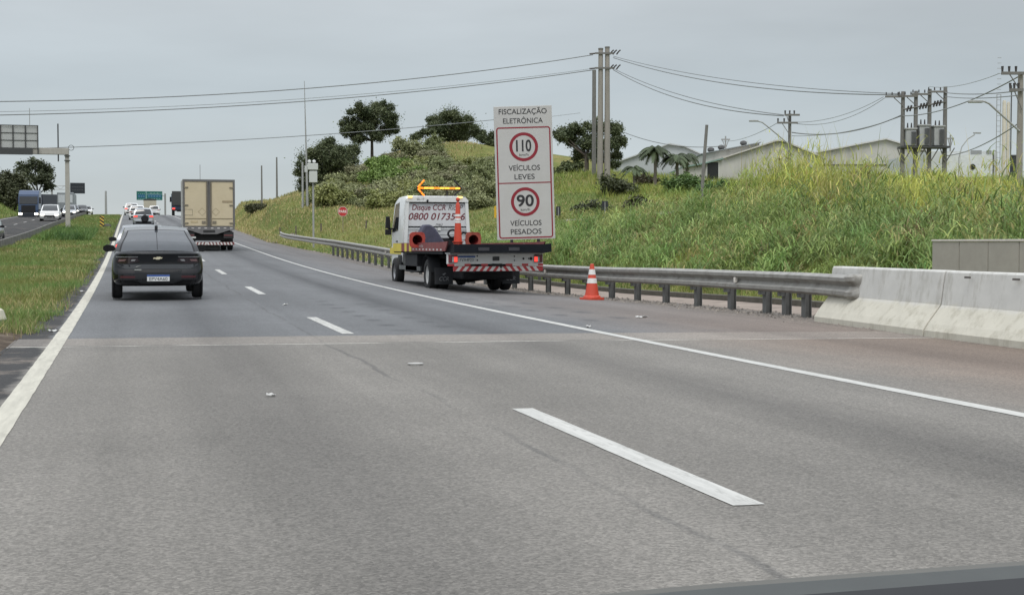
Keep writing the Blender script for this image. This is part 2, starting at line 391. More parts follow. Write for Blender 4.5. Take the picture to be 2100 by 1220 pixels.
    # construction seam and joint lines
    xs = M('ABSOLUTE', M('SUBTRACT', M('ADD', X, M('MULTIPLY', noise(0.35, 3), 0.35)), 2.47))
    col = mix(M('MULTIPLY', mr(xs, 0.012, 0.035, 0.55, 0.0), mr(noise(0.9, 4, 0.6, (1, 0.4, 1)), 0.38, 0.56)), col, (0.07, 0.068, 0.066))
    if worn:
        j = M('ABSOLUTE', M('SUBTRACT', yy, 16.72)); jb = mr(j, 0.02, 0.05, 1.0, 0.0)
        col = mix(M('MULTIPLY', jb, mr(noise(0.8, 4), 0.4, 0.55)), col, (0.42, 0.40, 0.36))
        j2 = M('ABSOLUTE', M('SUBTRACT', yy, 16.80)); col = mix(M('MULTIPLY', mr(j2, 0.008, 0.03, 1.0, 0.0), mr(noise(1.1, 4), 0.42, 0.6)), col, (0.06, 0.055, 0.05))
        band = M('MULTIPLY', mr(yy, 16.8, 16.85), mr(yy, 18.0, 18.04, 1.0, 0.0)); col = mix(M('MULTIPLY', band, 0.5), col, (0.25, 0.225, 0.2))
    big = mr(noise(0.25, 7, 0.62), 0.3, 0.7, 0.86, 1.14); cb = t.nodes.new('ShaderNodeCombineXYZ')
    streak = M('MULTIPLY', mr(noise(2.2, 6, 0.65, (1, 0.06, 1)), 0.3, 0.7, 0.90, 1.08), mr(noise(0.75, 3, 0.5, (1, 0.03, 0.2)), 0.32, 0.68, 0.86, 1.12))
    # aggregate
    vo = t.nodes.new('ShaderNodeTexVoronoi'); vo.inputs['Scale'].default_value = 80; t.links.new(pos, vo.inputs['Vector'])
    sv = t.nodes.new('ShaderNodeSeparateColor'); t.links.new(vo.outputs['Color'], sv.inputs[0])
    ag = mr(sv.outputs[0], 0.0, 1.0, 0.74, 1.30)
    fine = mr(noise(38, 5, 0.75), 0.3, 0.7, 0.76, 1.25)
    k = M('MULTIPLY', M('MULTIPLY', big, streak), M('MULTIPLY', ag, fine))
    for i in range(3): t.links.new(k, cb.inputs[i])
    col = mix(1.0, col, cb.outputs[0], 'MULTIPLY')
    t.links.new(col, b.inputs['Base Color'])
    bn = t.nodes.new('ShaderNodeBump'); bn.inputs['Strength'].default_value = 0.5; bn.inputs['Distance'].default_value = 0.006
    t.links.new(M('ADD', sv.outputs[0], noise(60, 4, 0.7)), bn.inputs['Height']); t.links.new(bn.outputs[0], b.inputs['Normal'])
    return m

GM = ground_mat(); ASP = asphalt_mat('highway_asphalt'); ASP2 = asphalt_mat('grey_asphalt', False)
xs_ = sorted(set([-900, -500, -300, -200, -140, -100, -80, -60, -50, -42, -36, -31, -27, -24, -21, -19, -17.5, -16, -14.9, -14.2, -14.0, -6.3, -6.1, -5.5, -4.7, -3.9, -3.2, -2.6, -2.1, -1.7, -1.5, -1.3, -1.2, 0.0, 5.0, 11.0, 11.2, 11.6, 12.1, 12.6] + list(np.arange(13, 62, 0.8)) + list(np.arange(62, 130, 3)) + [140, 160, 180, 220, 260, 300, 400, 600, 900]))
ys_ = [-60, -30, -10]+list(np.arange(-4, 120, 0.8))+list(np.arange(120, 280, 2.5))+list(range(280, 420, 10))+[450, 500, 600, 800, 1100, 1500, 2000, 2900]
def gz(X, Y):
    z = G(X, Y)
    z = z+np.where((X > -1.25) & (X < 11.05), -0.3, 0)+np.where((X < -6.15) & (X > -14.05), -0.3, 0)
    bumpy = (X > -5.5) & (X < -1.35)
    z = z-np.where((X > 11.3) & (X < 12.9) & (Y > 13) & (Y < 92), .12, 0)
    return z+np.where(bumpy, 0.04*vnoise(X, Y, 3.0, 3)+0.03, 0)
struct(sheet('ground', xs_, ys_, GM, 0.0, gz))
yr = list(np.arange(-8, 120, 1.0))+list(np.arange(120, 420, 4.0))+[500, 700]
hw = struct(sheet('highway', [-1.35, -1.1, -0.9, 0, 1, 2, 3, 4, 5, 6, 7, 8, 9, 10, 10.6, 11.0, 11.25], yr, ASP, 0.012, road))
struct(sheet('oncoming_carriageway', [-14.1, -13.9, -12, -10, -8, -6.2], yr, ASP2, 0.012, road))
WHITE_P = mat('road_paint', (0.45, 0.445, 0.42), 0.7, var=0.16, scale=22, stretch=(1, .07, 1), dirt=((0.24, 0.235, 0.22), 26.0, 0.52, 0.74, (1, .25, 1)))
WHITE_P2 = mat('worn_road_paint', (0.42, 0.415, 0.39), 0.7, var=0.16, scale=22, stretch=(1, .07, 1), dirt=((0.23, 0.225, 0.21), 24.0, 0.50, 0.70, (1, .25, 1)))
YELL_P = mat('cream_road_paint', (0.44, 0.42, 0.355), 0.7, var=0.16, scale=14, stretch=(1, .1, 1), dirt=((0.25, 0.235, 0.20), 14.0, 0.55, 0.8, (1, .25, 1)))
def line(name, X0, X1, Y0, Y1, m, off=0.016):
    Ys = np.linspace(Y0, Y1, max(6, int((Y1-Y0)/.22))+1); n = len(Ys); r_ = np.random.RandomState(int(abs(Y0*7+X0*13)) % 9999)
    xa = X0+r_.normal(0, .0016, n); xb = X1+r_.normal(0, .0016, n); xm = (xa+xb)/2
    ya, yb_ = Ys.copy(), Ys.copy(); ya[0] += r_.uniform(0, .05); yb_[-1] -= r_.uniform(0, .05)
    V = np.stack([np.stack([x_, y_, road(x_, y_)+off], 1) for x_, y_ in ((xa, ya), (xm, Ys), (xb, yb_))], 1).reshape(-1, 3)
    i = (np.arange(n-1)[:, None]*3+np.arange(2)[None]).ravel()
    return struct(np_mesh(name, V, [np.stack([i, i+1, i+4, i+3], 1)], m))
struct(sheet('verge_asphalt', [-6, -5, -4, -3, -2, -1.7, -1.36], np.arange(4, 18.2, .7), ASP, 0.008, road))
line('edge_line', -0.935, -0.76, -6, 330, YELL_P)
line('edge_line', 6.06, 6.21, -6, 330, WHITE_P)
line('edge_line', -13.55, -13.4, 20, 330, WHITE_P2); line('edge_line', -6.75, -6.6, 20, 330, WHITE_P2)
d0 = XY(2.79, F*EYE/550)
for k in range(-1, 20):
    y0 = d0+k*12.15; line('lane_line', 2.71, 2.87, y0, y0+3.85, WHITE_P2 if k % 2 else WHITE_P)
    line('lane_line', -10.1, -9.95, y0+4, y0+8, WHITE_P2)
# side road apron at the far end of the guardrail, and loop-ramp kerb across the field
struct(ribbon('side_road', [(11.0, y) for y in np.linspace(108, 126, 10)], [(11.0+3.2*max(0, math.sin((y-108)/18*math.pi))**0.6, y+1) for y in np.linspace(108, 126, 10)], ASP2, 0.05))
CONC = mat('weathered_concrete', (0.42, 0.41, 0.385), 0.85, var=0.13, scale=5, bump=0.25, dirt=((0.16, 0.15, 0.135), 3.5, 0.55, 0.78))
GUT = mat('dusty_concrete', (0.27, 0.22, 0.185), 0.9, var=0.25, scale=4, bump=0.3, dirt=((0.12, 0.1, 0.085), 2.0, 0.5, 0.7))
struct(sheet('drain_channel', [11.25, 11.5, 12.3, 12.85], np.arange(14, 90, 1.5), GUT, 0.02, lambda X, Y: road(11.2, Y)-0.05*np.exp(-((X-12.0)/0.5)**2)))
kb = MB()
for y in np.arange(14, 88, 2.0):
    z0, z1 = float(road(11.2, y)), float(road(11.2, y+1.985))
    kb.add([(12.87, y, z0-.2), (13.02, y, z0-.2), (13.02, y, z0+.14), (12.87, y, z0+.13), (12.87, y+1.985, z1-.2), (13.02, y+1.985, z1-.2), (13.02, y+1.985, z1+.14), (12.87, y+1.985, z1+.13)], [(0, 1, 2, 3), (7, 6, 5, 4), (0, 4, 5, 1), (1, 5, 6, 2), (2, 6, 7, 3), (3, 7, 4, 0)])
struct(kb.build('kerb', mat('mossy_kerb', (0.085, 0.078, 0.062), 0.9, var=0.3, scale=5, bump=0.3)))
rk = [hit(px, py, 50, 110) for px, py in ((1120, 459), (1160, 456), (1200, 453), (1240, 450), (1280, 447), (1330, 443), (1400, 438))]
mb = MB(); mb.tube([p+Vector((0, 0, .06)) for p in rk], 0.09, 4)
struct(mb.build('ramp_kerb', CONC))

# ------------------------------------------------------------------ vegetation
GRASS = tint_mat('grass_blade', 0.6, 0.35)
LEAF = tint_mat('leaf', 0.55, 0.2)
BARK = mat('bark', (0.10, 0.085, 0.07), 0.95, var=0.35, scale=9, bump=0.5, stretch=(1, 1, 0.3))
rs = np.random.RandomState(11)
def keep_view(X, Y, margin=0.1):
    D = X*math.sin(PSI)+Y*math.cos(PSI); u = (X*math.cos(PSI)-Y*math.sin(PSI))/np.maximum(D, 1)
    return (np.abs(u) < 0.375+margin) & (D > 6)
def blades(name, X, Y, Z, Ln, wd, col, th0=(0.05, 0.4), bend=(0.5, 1.4), az=None, lv=3, label=None, tipcol=None, parent=None):
    n = len(X); az = rs.uniform(0, 2*math.pi, n) if az is None else az
    a0 = rs.uniform(*th0, n); bd = rs.uniform(*bend, n)
    dx, dy = np.cos(az), np.sin(az); tw = az+math.pi/2+rs.uniform(-.7, .7, n); sx, sy = np.cos(tw), np.sin(tw)
    h = np.zeros(n); v = np.zeros(n); rows = []; cr = []
    for k in range(lv+1):
        t = k/lv
        if k:
            an = a0+bd*((k-.5)/lv)**1.3; h = h+np.sin(an)*Ln/lv; v = v+np.cos(an)*Ln/lv
        c_ = np.stack([X+dx*h, Y+dy*h, Z+v], 1); ww = (wd*(1-t)**0.6*0.5) if k < lv else None
        cc = col*(1.0) if tipcol is None else col*(1-t)+tipcol*t
        if k < lv:
            sd_ = np.stack([sx*ww, sy*ww, np.zeros(n)], 1); rows += [c_-sd_, c_+sd_]; cr += [cc, cc]
        else: rows.append(c_); cr.append(cc)
    V = np.stack(rows, 1); Cc = np.stack(cr, 1); m_ = V.shape[1]; b = np.arange(n)[:, None]*m_
    q = [b+np.array([[2*k, 2*k+1, 2*k+3, 2*k+2]]) for k in range(lv-1)]
    tri = b+np.array([[2*lv-2, 2*lv-1, 2*lv]])
    o = np_mesh(name, V.reshape(-1, 3), [np.concatenate(q), tri], GRASS, Cc.reshape(-1, 3), parent)
    return o
def pal(n, X, Y, base, alt, dry, s=4.0, seed=1, pd=0.15, jit=0.25):
    f = np.clip(vnoise(X, Y, s, seed)*0.9+0.5, 0, 1)[:, None]; c = np.array(base)*(1-f)+np.array(alt)*f
    m = (rs.rand(n) < np.clip(pd+0.35*vnoise(X, Y, s*1.7, seed+5), 0, 1)*1.0)[:, None]; c = np.where(m, np.array(dry), c)
    return c*(1+rs.uniform(-jit, jit, (n, 1)))*(1+rs.uniform(-.08, .08, (n, 3)))
GREEN, OLIVE, STRAW, YGREEN, DEEP = (0.145, 0.235, 0.065), (0.24, 0.285, 0.085), (0.43, 0.37, 0.18), (0.31, 0.35, 0.09), (0.06, 0.11, 0.035)

# median lawn
def lawn(n, x0, x1, y0, y1, hgt, wd, base=GREEN, alt=OLIVE, dry=STRAW, pw=1.0, pd=0.12, seed=2, s=4, name='grass', dens=None):
    X = rs.uniform(x0, x1, n); Y = y0+(y1-y0)*rs.rand(n)**pw
    k = keep_view(X, Y, 0.06)
    if dens is not None: k &= rs.rand(n) < dens(X, Y)
    X, Y = X[k], Y[k]; n = len(X); Z = G(X, Y)-0.02
    hh = rs.uniform(*hgt, n)*(1+0.5*vnoise(X, Y, 3, seed+9)); D = np.hypot(X, Y)
    return stuff(blades(name, X, Y, Z, np.maximum(hh, .03), np.maximum(wd, D*0.00042)*np.ones(n), pal(n, X, Y, base, alt, dry, s, seed, pd), lv=2))
lawn(100000, -6.0, -1.02, 18.6, 62, (.08, .27), .013, GREEN, (0.19, 0.20, 0.06), STRAW, 1.5, .05, 2, dens=lambda X, Y: np.clip((Y-19.0+1.5*vnoise(X, Y, 2, 8))/1.6, 0, 1)*np.where(X > -1.8, np.clip((-1.06-X+.28*vnoise(X, Y, 1.5, 4))/.4, 0, 1), 1))
lawn(45000, -6.0, -1.05, 62, 200, (.10, .28), .03, GREEN, (0.18, 0.19, 0.06), STRAW, 1.3, .05, 3)
lawn(6000, -5.0, -2.2, 84, 104, (.4, .8), .05, (0.075, 0.14, 0.045), GREEN, OLIVE, 1, .02, 13)
lawn(25000, -24, -14.2, 120, 235, (.2, .45), .06, GREEN, OLIVE, STRAW, 1, .08, 5)
lawn(6000, -6.5, -1.25, 18.0, 22.0, (.06, .2), .014, (0.20, 0.15, 0.085), (0.27, 0.22, 0.12), (0.34, 0.28, 0.16), 1, .2, 17, 2, dens=lambda X, Y: np.clip(.35+.9*vnoise(X, Y, 1.6, 19), 0, 1)*np.clip((22.2-Y)/2, 0, 1))
# field right of the guardrail
lawn(70000, 11.3, 34, 62, 132, (.12, .3), .05, (0.18, 0.25, 0.075), (0.32, 0.32, 0.11), STRAW, 1, .2, 6, 14)
lawn(60000, 10.5, 40, 108, 200, (.18, .45), .06, (0.34, 0.31, 0.12), (0.23, 0.26, 0.085), (0.48, 0.40, 0.20), 1, .5, 7, 18)
lawn(45000, 30, 62, 66, 130, (.35, .8), .05, (0.17, 0.24, 0.055), YGREEN, (0.36, 0.35, 0.10), 1, .12, 21, 10)
# strip by the kerb
lawn(20000, 13.05, 15.4, 18, 62, (.12, .35), .015, (0.13, 0.19, 0.05), YGREEN, STRAW, 1, .14, 9, 3)
# tall cane grass on the bank: tussocks of arching blades
def tussocks(n, per, x0, x1, y0, y1, hgt, wd, colf, seed, dens=None, bend=(0.7, 2.0), lv=4, tip=1.15):
    X = rs.uniform(x0, x1, n); Y = rs.uniform(y0, y1, n); k = keep_view(X, Y, 0.05)
    if dens is not None: k &= rs.rand(n) < dens(X, Y)
    X, Y = X[k], Y[k]; n = len(X); S = rs.uniform(*hgt, n)*(1+0.35*vnoise(X, Y, 5, seed)); c0 = colf(n, X, Y)
    i = np.repeat(np.arange(n), per); N_ = len(i)
    bx, by = X[i]+rs.normal(0, .14, N_), Y[i]+rs.normal(0, .14, N_)
    prefer = rs.uniform(0, 2*math.pi, n)[i]+rs.normal(0, 1.4, N_)
    Ln = S[i]*rs.uniform(.55, 1.1, N_); col = c0[i]*(1+rs.uniform(-.22, .22, (N_, 1)))
    D = np.hypot(bx, by)
    return stuff(blades('tall_grass', bx, by, G(bx, by)-.03, Ln, np.maximum(wd*rs.uniform(.7, 1.3, N_), D*.0004), col, (0.02, .3), bend, prefer, lv, tipcol=col*tip))
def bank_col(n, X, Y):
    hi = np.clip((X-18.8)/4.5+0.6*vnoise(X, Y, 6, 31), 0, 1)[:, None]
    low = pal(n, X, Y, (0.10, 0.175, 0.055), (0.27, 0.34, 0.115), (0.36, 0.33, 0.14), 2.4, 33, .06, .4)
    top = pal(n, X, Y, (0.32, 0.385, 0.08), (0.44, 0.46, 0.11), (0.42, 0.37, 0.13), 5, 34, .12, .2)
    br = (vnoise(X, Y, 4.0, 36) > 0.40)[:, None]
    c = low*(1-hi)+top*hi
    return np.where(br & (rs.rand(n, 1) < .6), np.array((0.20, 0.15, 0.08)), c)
lowcol = lambda n, X, Y: pal(n, X, Y, (0.14, 0.23, 0.07), (0.31, 0.38, 0.13), (0.37, 0.34, 0.15), 2.6, 44, .08, .3)
def edge(X, Y):          # 0 outside the cane stand, 1 inside
    return np.clip((X-(0.425*(Y*math.cos(PSI)+X*math.sin(PSI)))+.7*vnoise(X, Y, 5, 61))/.9, 0, 1)
def cane(n, per, x0, x1, y0, y1, hgt, ln, wd, colf, seed, dens=None, th0=(.15, .9), bend=(1.2, 2.6), spread=.22, hf=None):
    """arching leaves carried at all heights on leaning stems, in clumps"""
    X = rs.uniform(x0, x1, n); Y = rs.uniform(y0, y1, n); k = keep_view(X, Y, 0.05)
    if dens is not None: k &= rs.rand(n) < dens(X, Y)
    X, Y = X[k], Y[k]; n = len(X); S = rs.uniform(*hgt, n)*np.clip(1+0.30*vnoise(X, Y, 3.5, seed)+0.75*vnoise(X, Y, 1.7, seed+3), .35, 1.7)
    if hf is not None: S = S*hf(X, Y)
    c0 = colf(n, X, Y); i = np.repeat(np.arange(n), per); N_ = len(i)
    t = rs.rand(N_)**.75; lx_, ly_ = rs.normal(0, .18, n)[i], rs.normal(0, .18, n)[i]
    bx = X[i]+rs.normal(0, spread, N_)+lx_*t; by = Y[i]+rs.normal(0, spread, N_)+ly_*t
    az = rs.uniform(0, 2*math.pi, n)[i]+rs.normal(0, 1.5, N_); Z = G(bx, by)-.05+t*S[i]*.85
    D = np.hypot(bx, by); col = c0[i]*(1+rs.uniform(-.3, .3, (N_, 1)))
    return stuff(blades('tall_grass', bx, by, Z, ln*rs.uniform(.6, 1.3, N_), np.maximum(wd*rs.uniform(.7, 1.3, N_), D*.0005), col, th0, bend, az, 4, tipcol=col*1.15))
gap = lambda X, Y, s_=2.2, q=71: np.clip(.72+1.9*vnoise(X, Y, s_, q), .02, 1)
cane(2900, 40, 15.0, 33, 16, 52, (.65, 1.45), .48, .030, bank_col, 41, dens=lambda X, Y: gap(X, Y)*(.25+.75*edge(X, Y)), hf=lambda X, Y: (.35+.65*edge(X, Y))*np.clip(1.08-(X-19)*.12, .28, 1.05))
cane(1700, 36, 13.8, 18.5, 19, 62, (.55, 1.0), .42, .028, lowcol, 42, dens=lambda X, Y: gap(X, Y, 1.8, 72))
cane(1500, 22, 16.5, 34, 44, 76, (.25, .6), .42, .036, lambda n, X, Y: pal(n, X, Y, (0.14, 0.195, 0.055), (0.24, 0.27, 0.08), (0.34, 0.31, 0.12), 6, 45, .12, .25), 43, dens=lambda X, Y: gap(X, Y, 4, 73))
topc = lambda n, X, Y: pal(n, X, Y, (0.33, 0.37, 0.08), (0.44, 0.45, 0.11), (0.48, 0.42, 0.16), 5, 46, .12, .2)
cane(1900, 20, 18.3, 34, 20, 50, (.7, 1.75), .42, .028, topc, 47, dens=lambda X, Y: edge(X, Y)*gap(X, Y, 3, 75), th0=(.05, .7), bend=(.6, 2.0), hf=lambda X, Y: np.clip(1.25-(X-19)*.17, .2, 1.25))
tussocks(900, 4, 18.3, 34, 20, 50, (1.2, 2.3), .018, lambda n, X, Y: pal(n, X, Y, (0.28, 0.30, 0.10), (0.36, 0.35, 0.13), (0.40, 0.34, 0.16), 5, 48, .2, .15), 49, dens=lambda X, Y: edge(X, Y)*np.clip(1.3-(X-20)*.2, .04, 1), bend=(.05, .7), lv=4, tip=1.3)

def leaves(name, P, size, cols, parent, m=LEAF, flat=0.35):
    n = len(P); nrm = rs.normal(0, 1, (n, 3)); nrm[:, 2] = np.abs(nrm[:, 2])+flat; nrm /= np.linalg.norm(nrm, axis=1)[:, None]
    a = np.cross(nrm, rs.normal(0, 1, (n, 3))); a /= np.linalg.norm(a, axis=1)[:, None]; b = np.cross(nrm, a)
    s = (size*rs.uniform(.6, 1.4, n))[:, None]; V = np.stack([P-a*s, P-b*s*.5, P+a*s, P+b*s*.5], 1)
    i = np.arange(n)[:, None]*4+np.array([[0, 1, 2, 3]])
    return np_mesh(name, V.reshape(-1, 3), [i], m, np.repeat(cols, 4, 0), parent)
def crown_pts(clumps, per, sq=0.75):
    out = []; cl = []
    for k, (c, r) in enumerate(clumps):
        n = int(per*(r**2)); d = rs.normal(0, 1, (n, 3)); d /= np.linalg.norm(d, axis=1)[:, None]
        rr = r*rs.uniform(.25, 1, n)**.45; p = d*rr[:, None]; p[:, 2] *= sq; out.append(p+np.array(c)); cl.append(np.full(n, k))
    return np.concatenate(out), np.concatenate(cl)
def tree(name, base, clumps, label, cat='tree', group=None, trunk=(0.25, 2.5), per=420, size=.16, cols=((0.035, 0.05, 0.022), (0.06, 0.075, 0.03)), lean=0.0, sub=12):
    root = empty(name, base, 0, label, cat, group)
    sm = []
    for (c, r) in clumps:
        for k in range(sub):
            d = Vector((rnd.gauss(0, 1), rnd.gauss(0, 1), rnd.gauss(0, .8))).normalized()*r*(rnd.random()**.45)*1.15
            sm.append(((c[0]+d.x, c[1]+d.y, c[2]+d.z*.8), r*rnd.uniform(.18, .46)))
    P, k = crown_pts(sm, per/.11)
    P = P+rs.normal(0, .16, P.shape)*(size/.16)
    nf_ = max(20, int(len(P)*.45/len(clumps)))
    Q = np.concatenate([np.array(c)+rs.normal(0, r*.5, (nf_, 3))*np.array((1, 1, .75)) for c, r in clumps])
    P = np.concatenate([P, Q]); k = np.concatenate([k, rs.randint(0, len(sm), len(Q))])
    cc = np.array(cols[0])+(np.array(cols[1])-np.array(cols[0]))*rs.rand(len(sm), 1)
    leaves('crown', P, size, cc[k]*(1+rs.uniform(-.35, .35, (len(P), 1))), root)
    mb = MB(); r0, ht = trunk; top = Vector((lean, 0, ht))
    mb.tube([(0, 0, -.5), (lean*.2, 0, ht*.4), top], [r0*1.15, r0*.9, r0*.75], 8)
    for (c, r) in clumps:
        c = Vector(c); m = top.lerp(c, .5)+Vector((0, 0, -.1*r)); mb.tube([top-Vector((0, 0, .1)), m, c], [r0*.42, r0*.25, r0*.08], 6)
        for j in range(4):
            e = c+Vector((rnd.uniform(-1, 1), rnd.uniform(-1, 1), rnd.uniform(-.4, .9)))*r*.8; mb.tube([m.lerp(c, rnd.uniform(.2, .9)), e], [r0*.14, r0*.04], 5)
    mb.build('trunk', BARK, root, smooth=True)
    return root
def place(px, py, D, sink=0.3):
    p = W(px, py, D); return Vector((p.x, p.y, min(p.z, g(p.x, p.y)+0.2)-sink))
DG = ((0.070, 0.092, 0.047), (0.145, 0.165, 0.082))
def ucl(items, D, base, depth=1.0):      # crown clumps at picture spots, spread in depth
    out = []
    for (px, py, rp) in items:
        p = W(px, py, D)-base; q = rnd.uniform(-1, 1)*depth; out.append(((p.x+math.sin(PSI)*q, p.y+math.cos(PSI)*q, p.z), rp*D/F))
    return out
b = place(763, 322, 158); tree('hilltop_tree', b, ucl([(722, 258, 20), (745, 232, 22), (775, 226, 24), (800, 245, 20), (765, 250, 22), (728, 275, 14), (755, 268, 14), (806, 262, 12), (778, 284, 12), (795, 268, 14), (712, 272, 10), (740, 288, 11)], 158, b, 2), 'tall dark tree with rounded open crown standing alone on hilltop', trunk=(.2, 2.6), cols=DG, per=210, size=.105)
b = place(665, 420, 152); tree('broad_tree', b, ucl([(640, 325, 26), (668, 310, 26), (695, 322, 26), (630, 350, 20), (660, 345, 26), (690, 352, 24), (715, 335, 22), (718, 310, 16), (625, 380, 18), (632, 405, 14), (650, 375, 18)], 152, b, 2), 'broad dark spreading tree at left foot of hill behind antenna mast', trunk=(.35, 2.5), cols=DG, per=210, size=.105)
b = place(935, 300, 172); tree('hilltop_tree', b, ucl([(900, 245, 20), (925, 238, 20), (950, 252, 22), (905, 265, 20), (940, 272, 22), (972, 268, 18), (920, 282, 16)], 172, b, 2), 'wide dark tree on hill crest above the tow truck', trunk=(.3, 1.5), cols=DG, per=210, size=.105)
b = place(1000, 310, 165); tree('hilltop_tree', b, ucl([(995, 285, 14), (1012, 278, 12), (1008, 298, 14)], 165, b, 1), 'small dark tree on hill partly hidden by the speed sign', trunk=(.15, 1.2), cols=DG, per=210, size=.105)
b = place(862, 300, 168); tree('hilltop_tree', b, ucl([(858, 276, 10), (875, 272, 12), (848, 283, 8)], 168, b, 1), 'little bushy tree on ridge left of the wide dark tree', trunk=(.12, .8), cols=DG, per=210, size=.105)
b = place(1203, 372, 124); tree('spreading_tree', b, ucl([(1155, 272, 18), (1185, 264, 18), (1220, 262, 22), (1255, 268, 20), (1272, 288, 14), (1175, 285, 16), (1205, 292, 22), (1240, 300, 20), (1190, 318, 14), (1265, 318, 12), (1225, 322, 16), (1150, 285, 10), (1258, 338, 10)], 124, b, 2), 'dark flat-topped tree growing around the paired concrete poles', trunk=(.26, 2.6), cols=DG, per=210, size=.105)
b = place(1165, 372, 150); tree('dense_shrub', b, ucl([(1145, 360, 16), (1170, 350, 16), (1192, 358, 14), (1160, 338, 8), (1185, 340, 9)], 150, b, 1.5), 'olive bushy thicket behind the flat-topped tree', trunk=(.1, .6), cols=((0.08, 0.10, 0.045), (0.14, 0.16, 0.07)), per=130)
b = place(78, 425, 205); tree('feathery_tree', b, ucl([(52, 345, 14), (70, 338, 16), (88, 348, 15), (98, 366, 14), (60, 362, 13), (82, 372, 14), (102, 382, 10), (45, 375, 8)], 205, b, 2), 'thin feathery tree with open crown behind the blue lorry', trunk=(.3, 3.2), cols=((0.065, 0.08, 0.045), (0.11, 0.125, 0.07)), per=45, size=.2)
for (px, py, cl, lab) in ((5, 440, [(5, 385, 22), (20, 372, 20), (-15, 370, 24), (0, 405, 22)], 'large grey-green bush at far left edge above grassy bank'), (30, 440, [(25, 398, 18), (40, 390, 14), (35, 412, 16)], 'dense dark bush on the bank beside the blue lorry')):
    b = place(px, py, 195); tree('bank_shrub', b, ucl(cl, 195, b, 2), lab, 'bush', trunk=(.15, 1.0), cols=((0.07, 0.08, 0.045), (0.13, 0.14, 0.075)), per=120, size=.2)

# hillside scrub: a few shrubs copied
def shrub(label, cols, sz):
    cl = [((rnd.uniform(-.8, .8)*sz, rnd.uniform(-.8, .8)*sz, rnd.uniform(.35, .95)*sz), sz*rnd.uniform(.4, .7)) for _ in range(5)]
    return tree('hillside_shrub', (0, 0, 0), cl, label, 'bush', 'shrubs on the hillside', trunk=(.07, .4), cols=cols, per=200, size=.115, sub=9)
kinds = [('grey-green scrubby bush on the hillside behind the tow truck', ((0.21, 0.23, 0.115), (0.33, 0.345, 0.18)), 1.5),
         ('bright green leafy bush on the hillside behind the tow truck', ((0.15, 0.23, 0.06), (0.22, 0.30, 0.09)), 1.4),
         ('dull dark olive bush on the hillside behind the tow truck', ((0.155, 0.18, 0.08), (0.24, 0.265, 0.125)), 1.6),
         ('yellowish olive bush on the hillside behind the tow truck', ((0.22, 0.245, 0.085), (0.33, 0.34, 0.14)), 1.3),
         ('greyish brown twiggy bush on the hillside behind the tow truck', ((0.20, 0.195, 0.115), (0.29, 0.285, 0.17)), 1.4)]
pr = [shrub(*k) for k in kinds]
used = [0]*5
spots = [(px, py) for px in range(650, 1015, 22) for py in range(300, 425, 15)]
for (px, py) in spots:
    px += rnd.uniform(-10, 10); py += rnd.uniform(-7, 7)
    top = np.interp(px, [630, 700, 760, 820, 900, 1000], [405, 378, 345, 322, 312, 312])
    if py < top or rnd.random() < .07 or (px > 900 and py < 345 and rnd.random() < .8) or (py < 325 and rnd.random() < .3): continue
    p = hit(px, py, 95, 175)
    if p.x < 12: continue
    k = 1 if (760 < px < 840 and 335 < py < 385 and rnd.random() < .75) else rnd.choice((0, 0, 0, 2, 2, 3, 3, 4))
    if px > 930 and py > 350: k = rnd.choice((2, 2, 0, 4))
    o = pr[k] if not used[k] else copy_tree(pr[k]); used[k] += 1
    s = rnd.uniform(.55, 1.2); o.location = (p.x, p.y, p.z-.3); o.rotation_euler = (0, 0, rnd.uniform(0, 6.28)); o.scale = (s, s, s*rnd.uniform(.8, 1.15))
for (px, py, sz, cols, lab) in ((1260, 398, 1.1, ((0.05, 0.06, 0.03), (0.09, 0.10, 0.05)), 'dark bush on the grassy mound behind the small black sign'), (1470, 405, 1.1, ((0.06, 0.12, 0.04), (0.11, 0.18, 0.055)), 'deep green bush beside the leaning thin pole'), (1400, 395, 1.2, ((0.09, 0.15, 0.05), (0.13, 0.2, 0.06)), 'leafy green bush below the palm trees'), (1340, 385, 1.0, ((0.11, 0.1, 0.06), (0.17, 0.14, 0.08)), 'brownish dry bush in front of the pale shed'), (1210, 440, .8, ((0.05, 0.06, 0.035), (0.09, 0.1, 0.05)), 'low dark bush by the ramp kerb left of small black sign'), (1305, 436, .8, ((0.05, 0.055, 0.03), (0.1, 0.1, 0.05)), 'low dark bush by the ramp kerb right of small black sign'), (525, 432, 1.0, ((0.07, 0.075, 0.04), (0.11, 0.11, 0.06)), 'small brown-green bush on the verge right of the box truck')):
    cl = [((rnd.uniform(-.9, .9)*sz, rnd.uniform(-.9, .9)*sz, rnd.uniform(.3, .8)*sz), sz*rnd.uniform(.45, .7)) for _ in range(5)]
    p = hit(px, py, 64, 175); tree('roadside_bush', (p.x, p.y, p.z-.2), cl, lab, 'bush', None, trunk=(.05, .3), cols=cols, per=170, size=.11, sub=8)
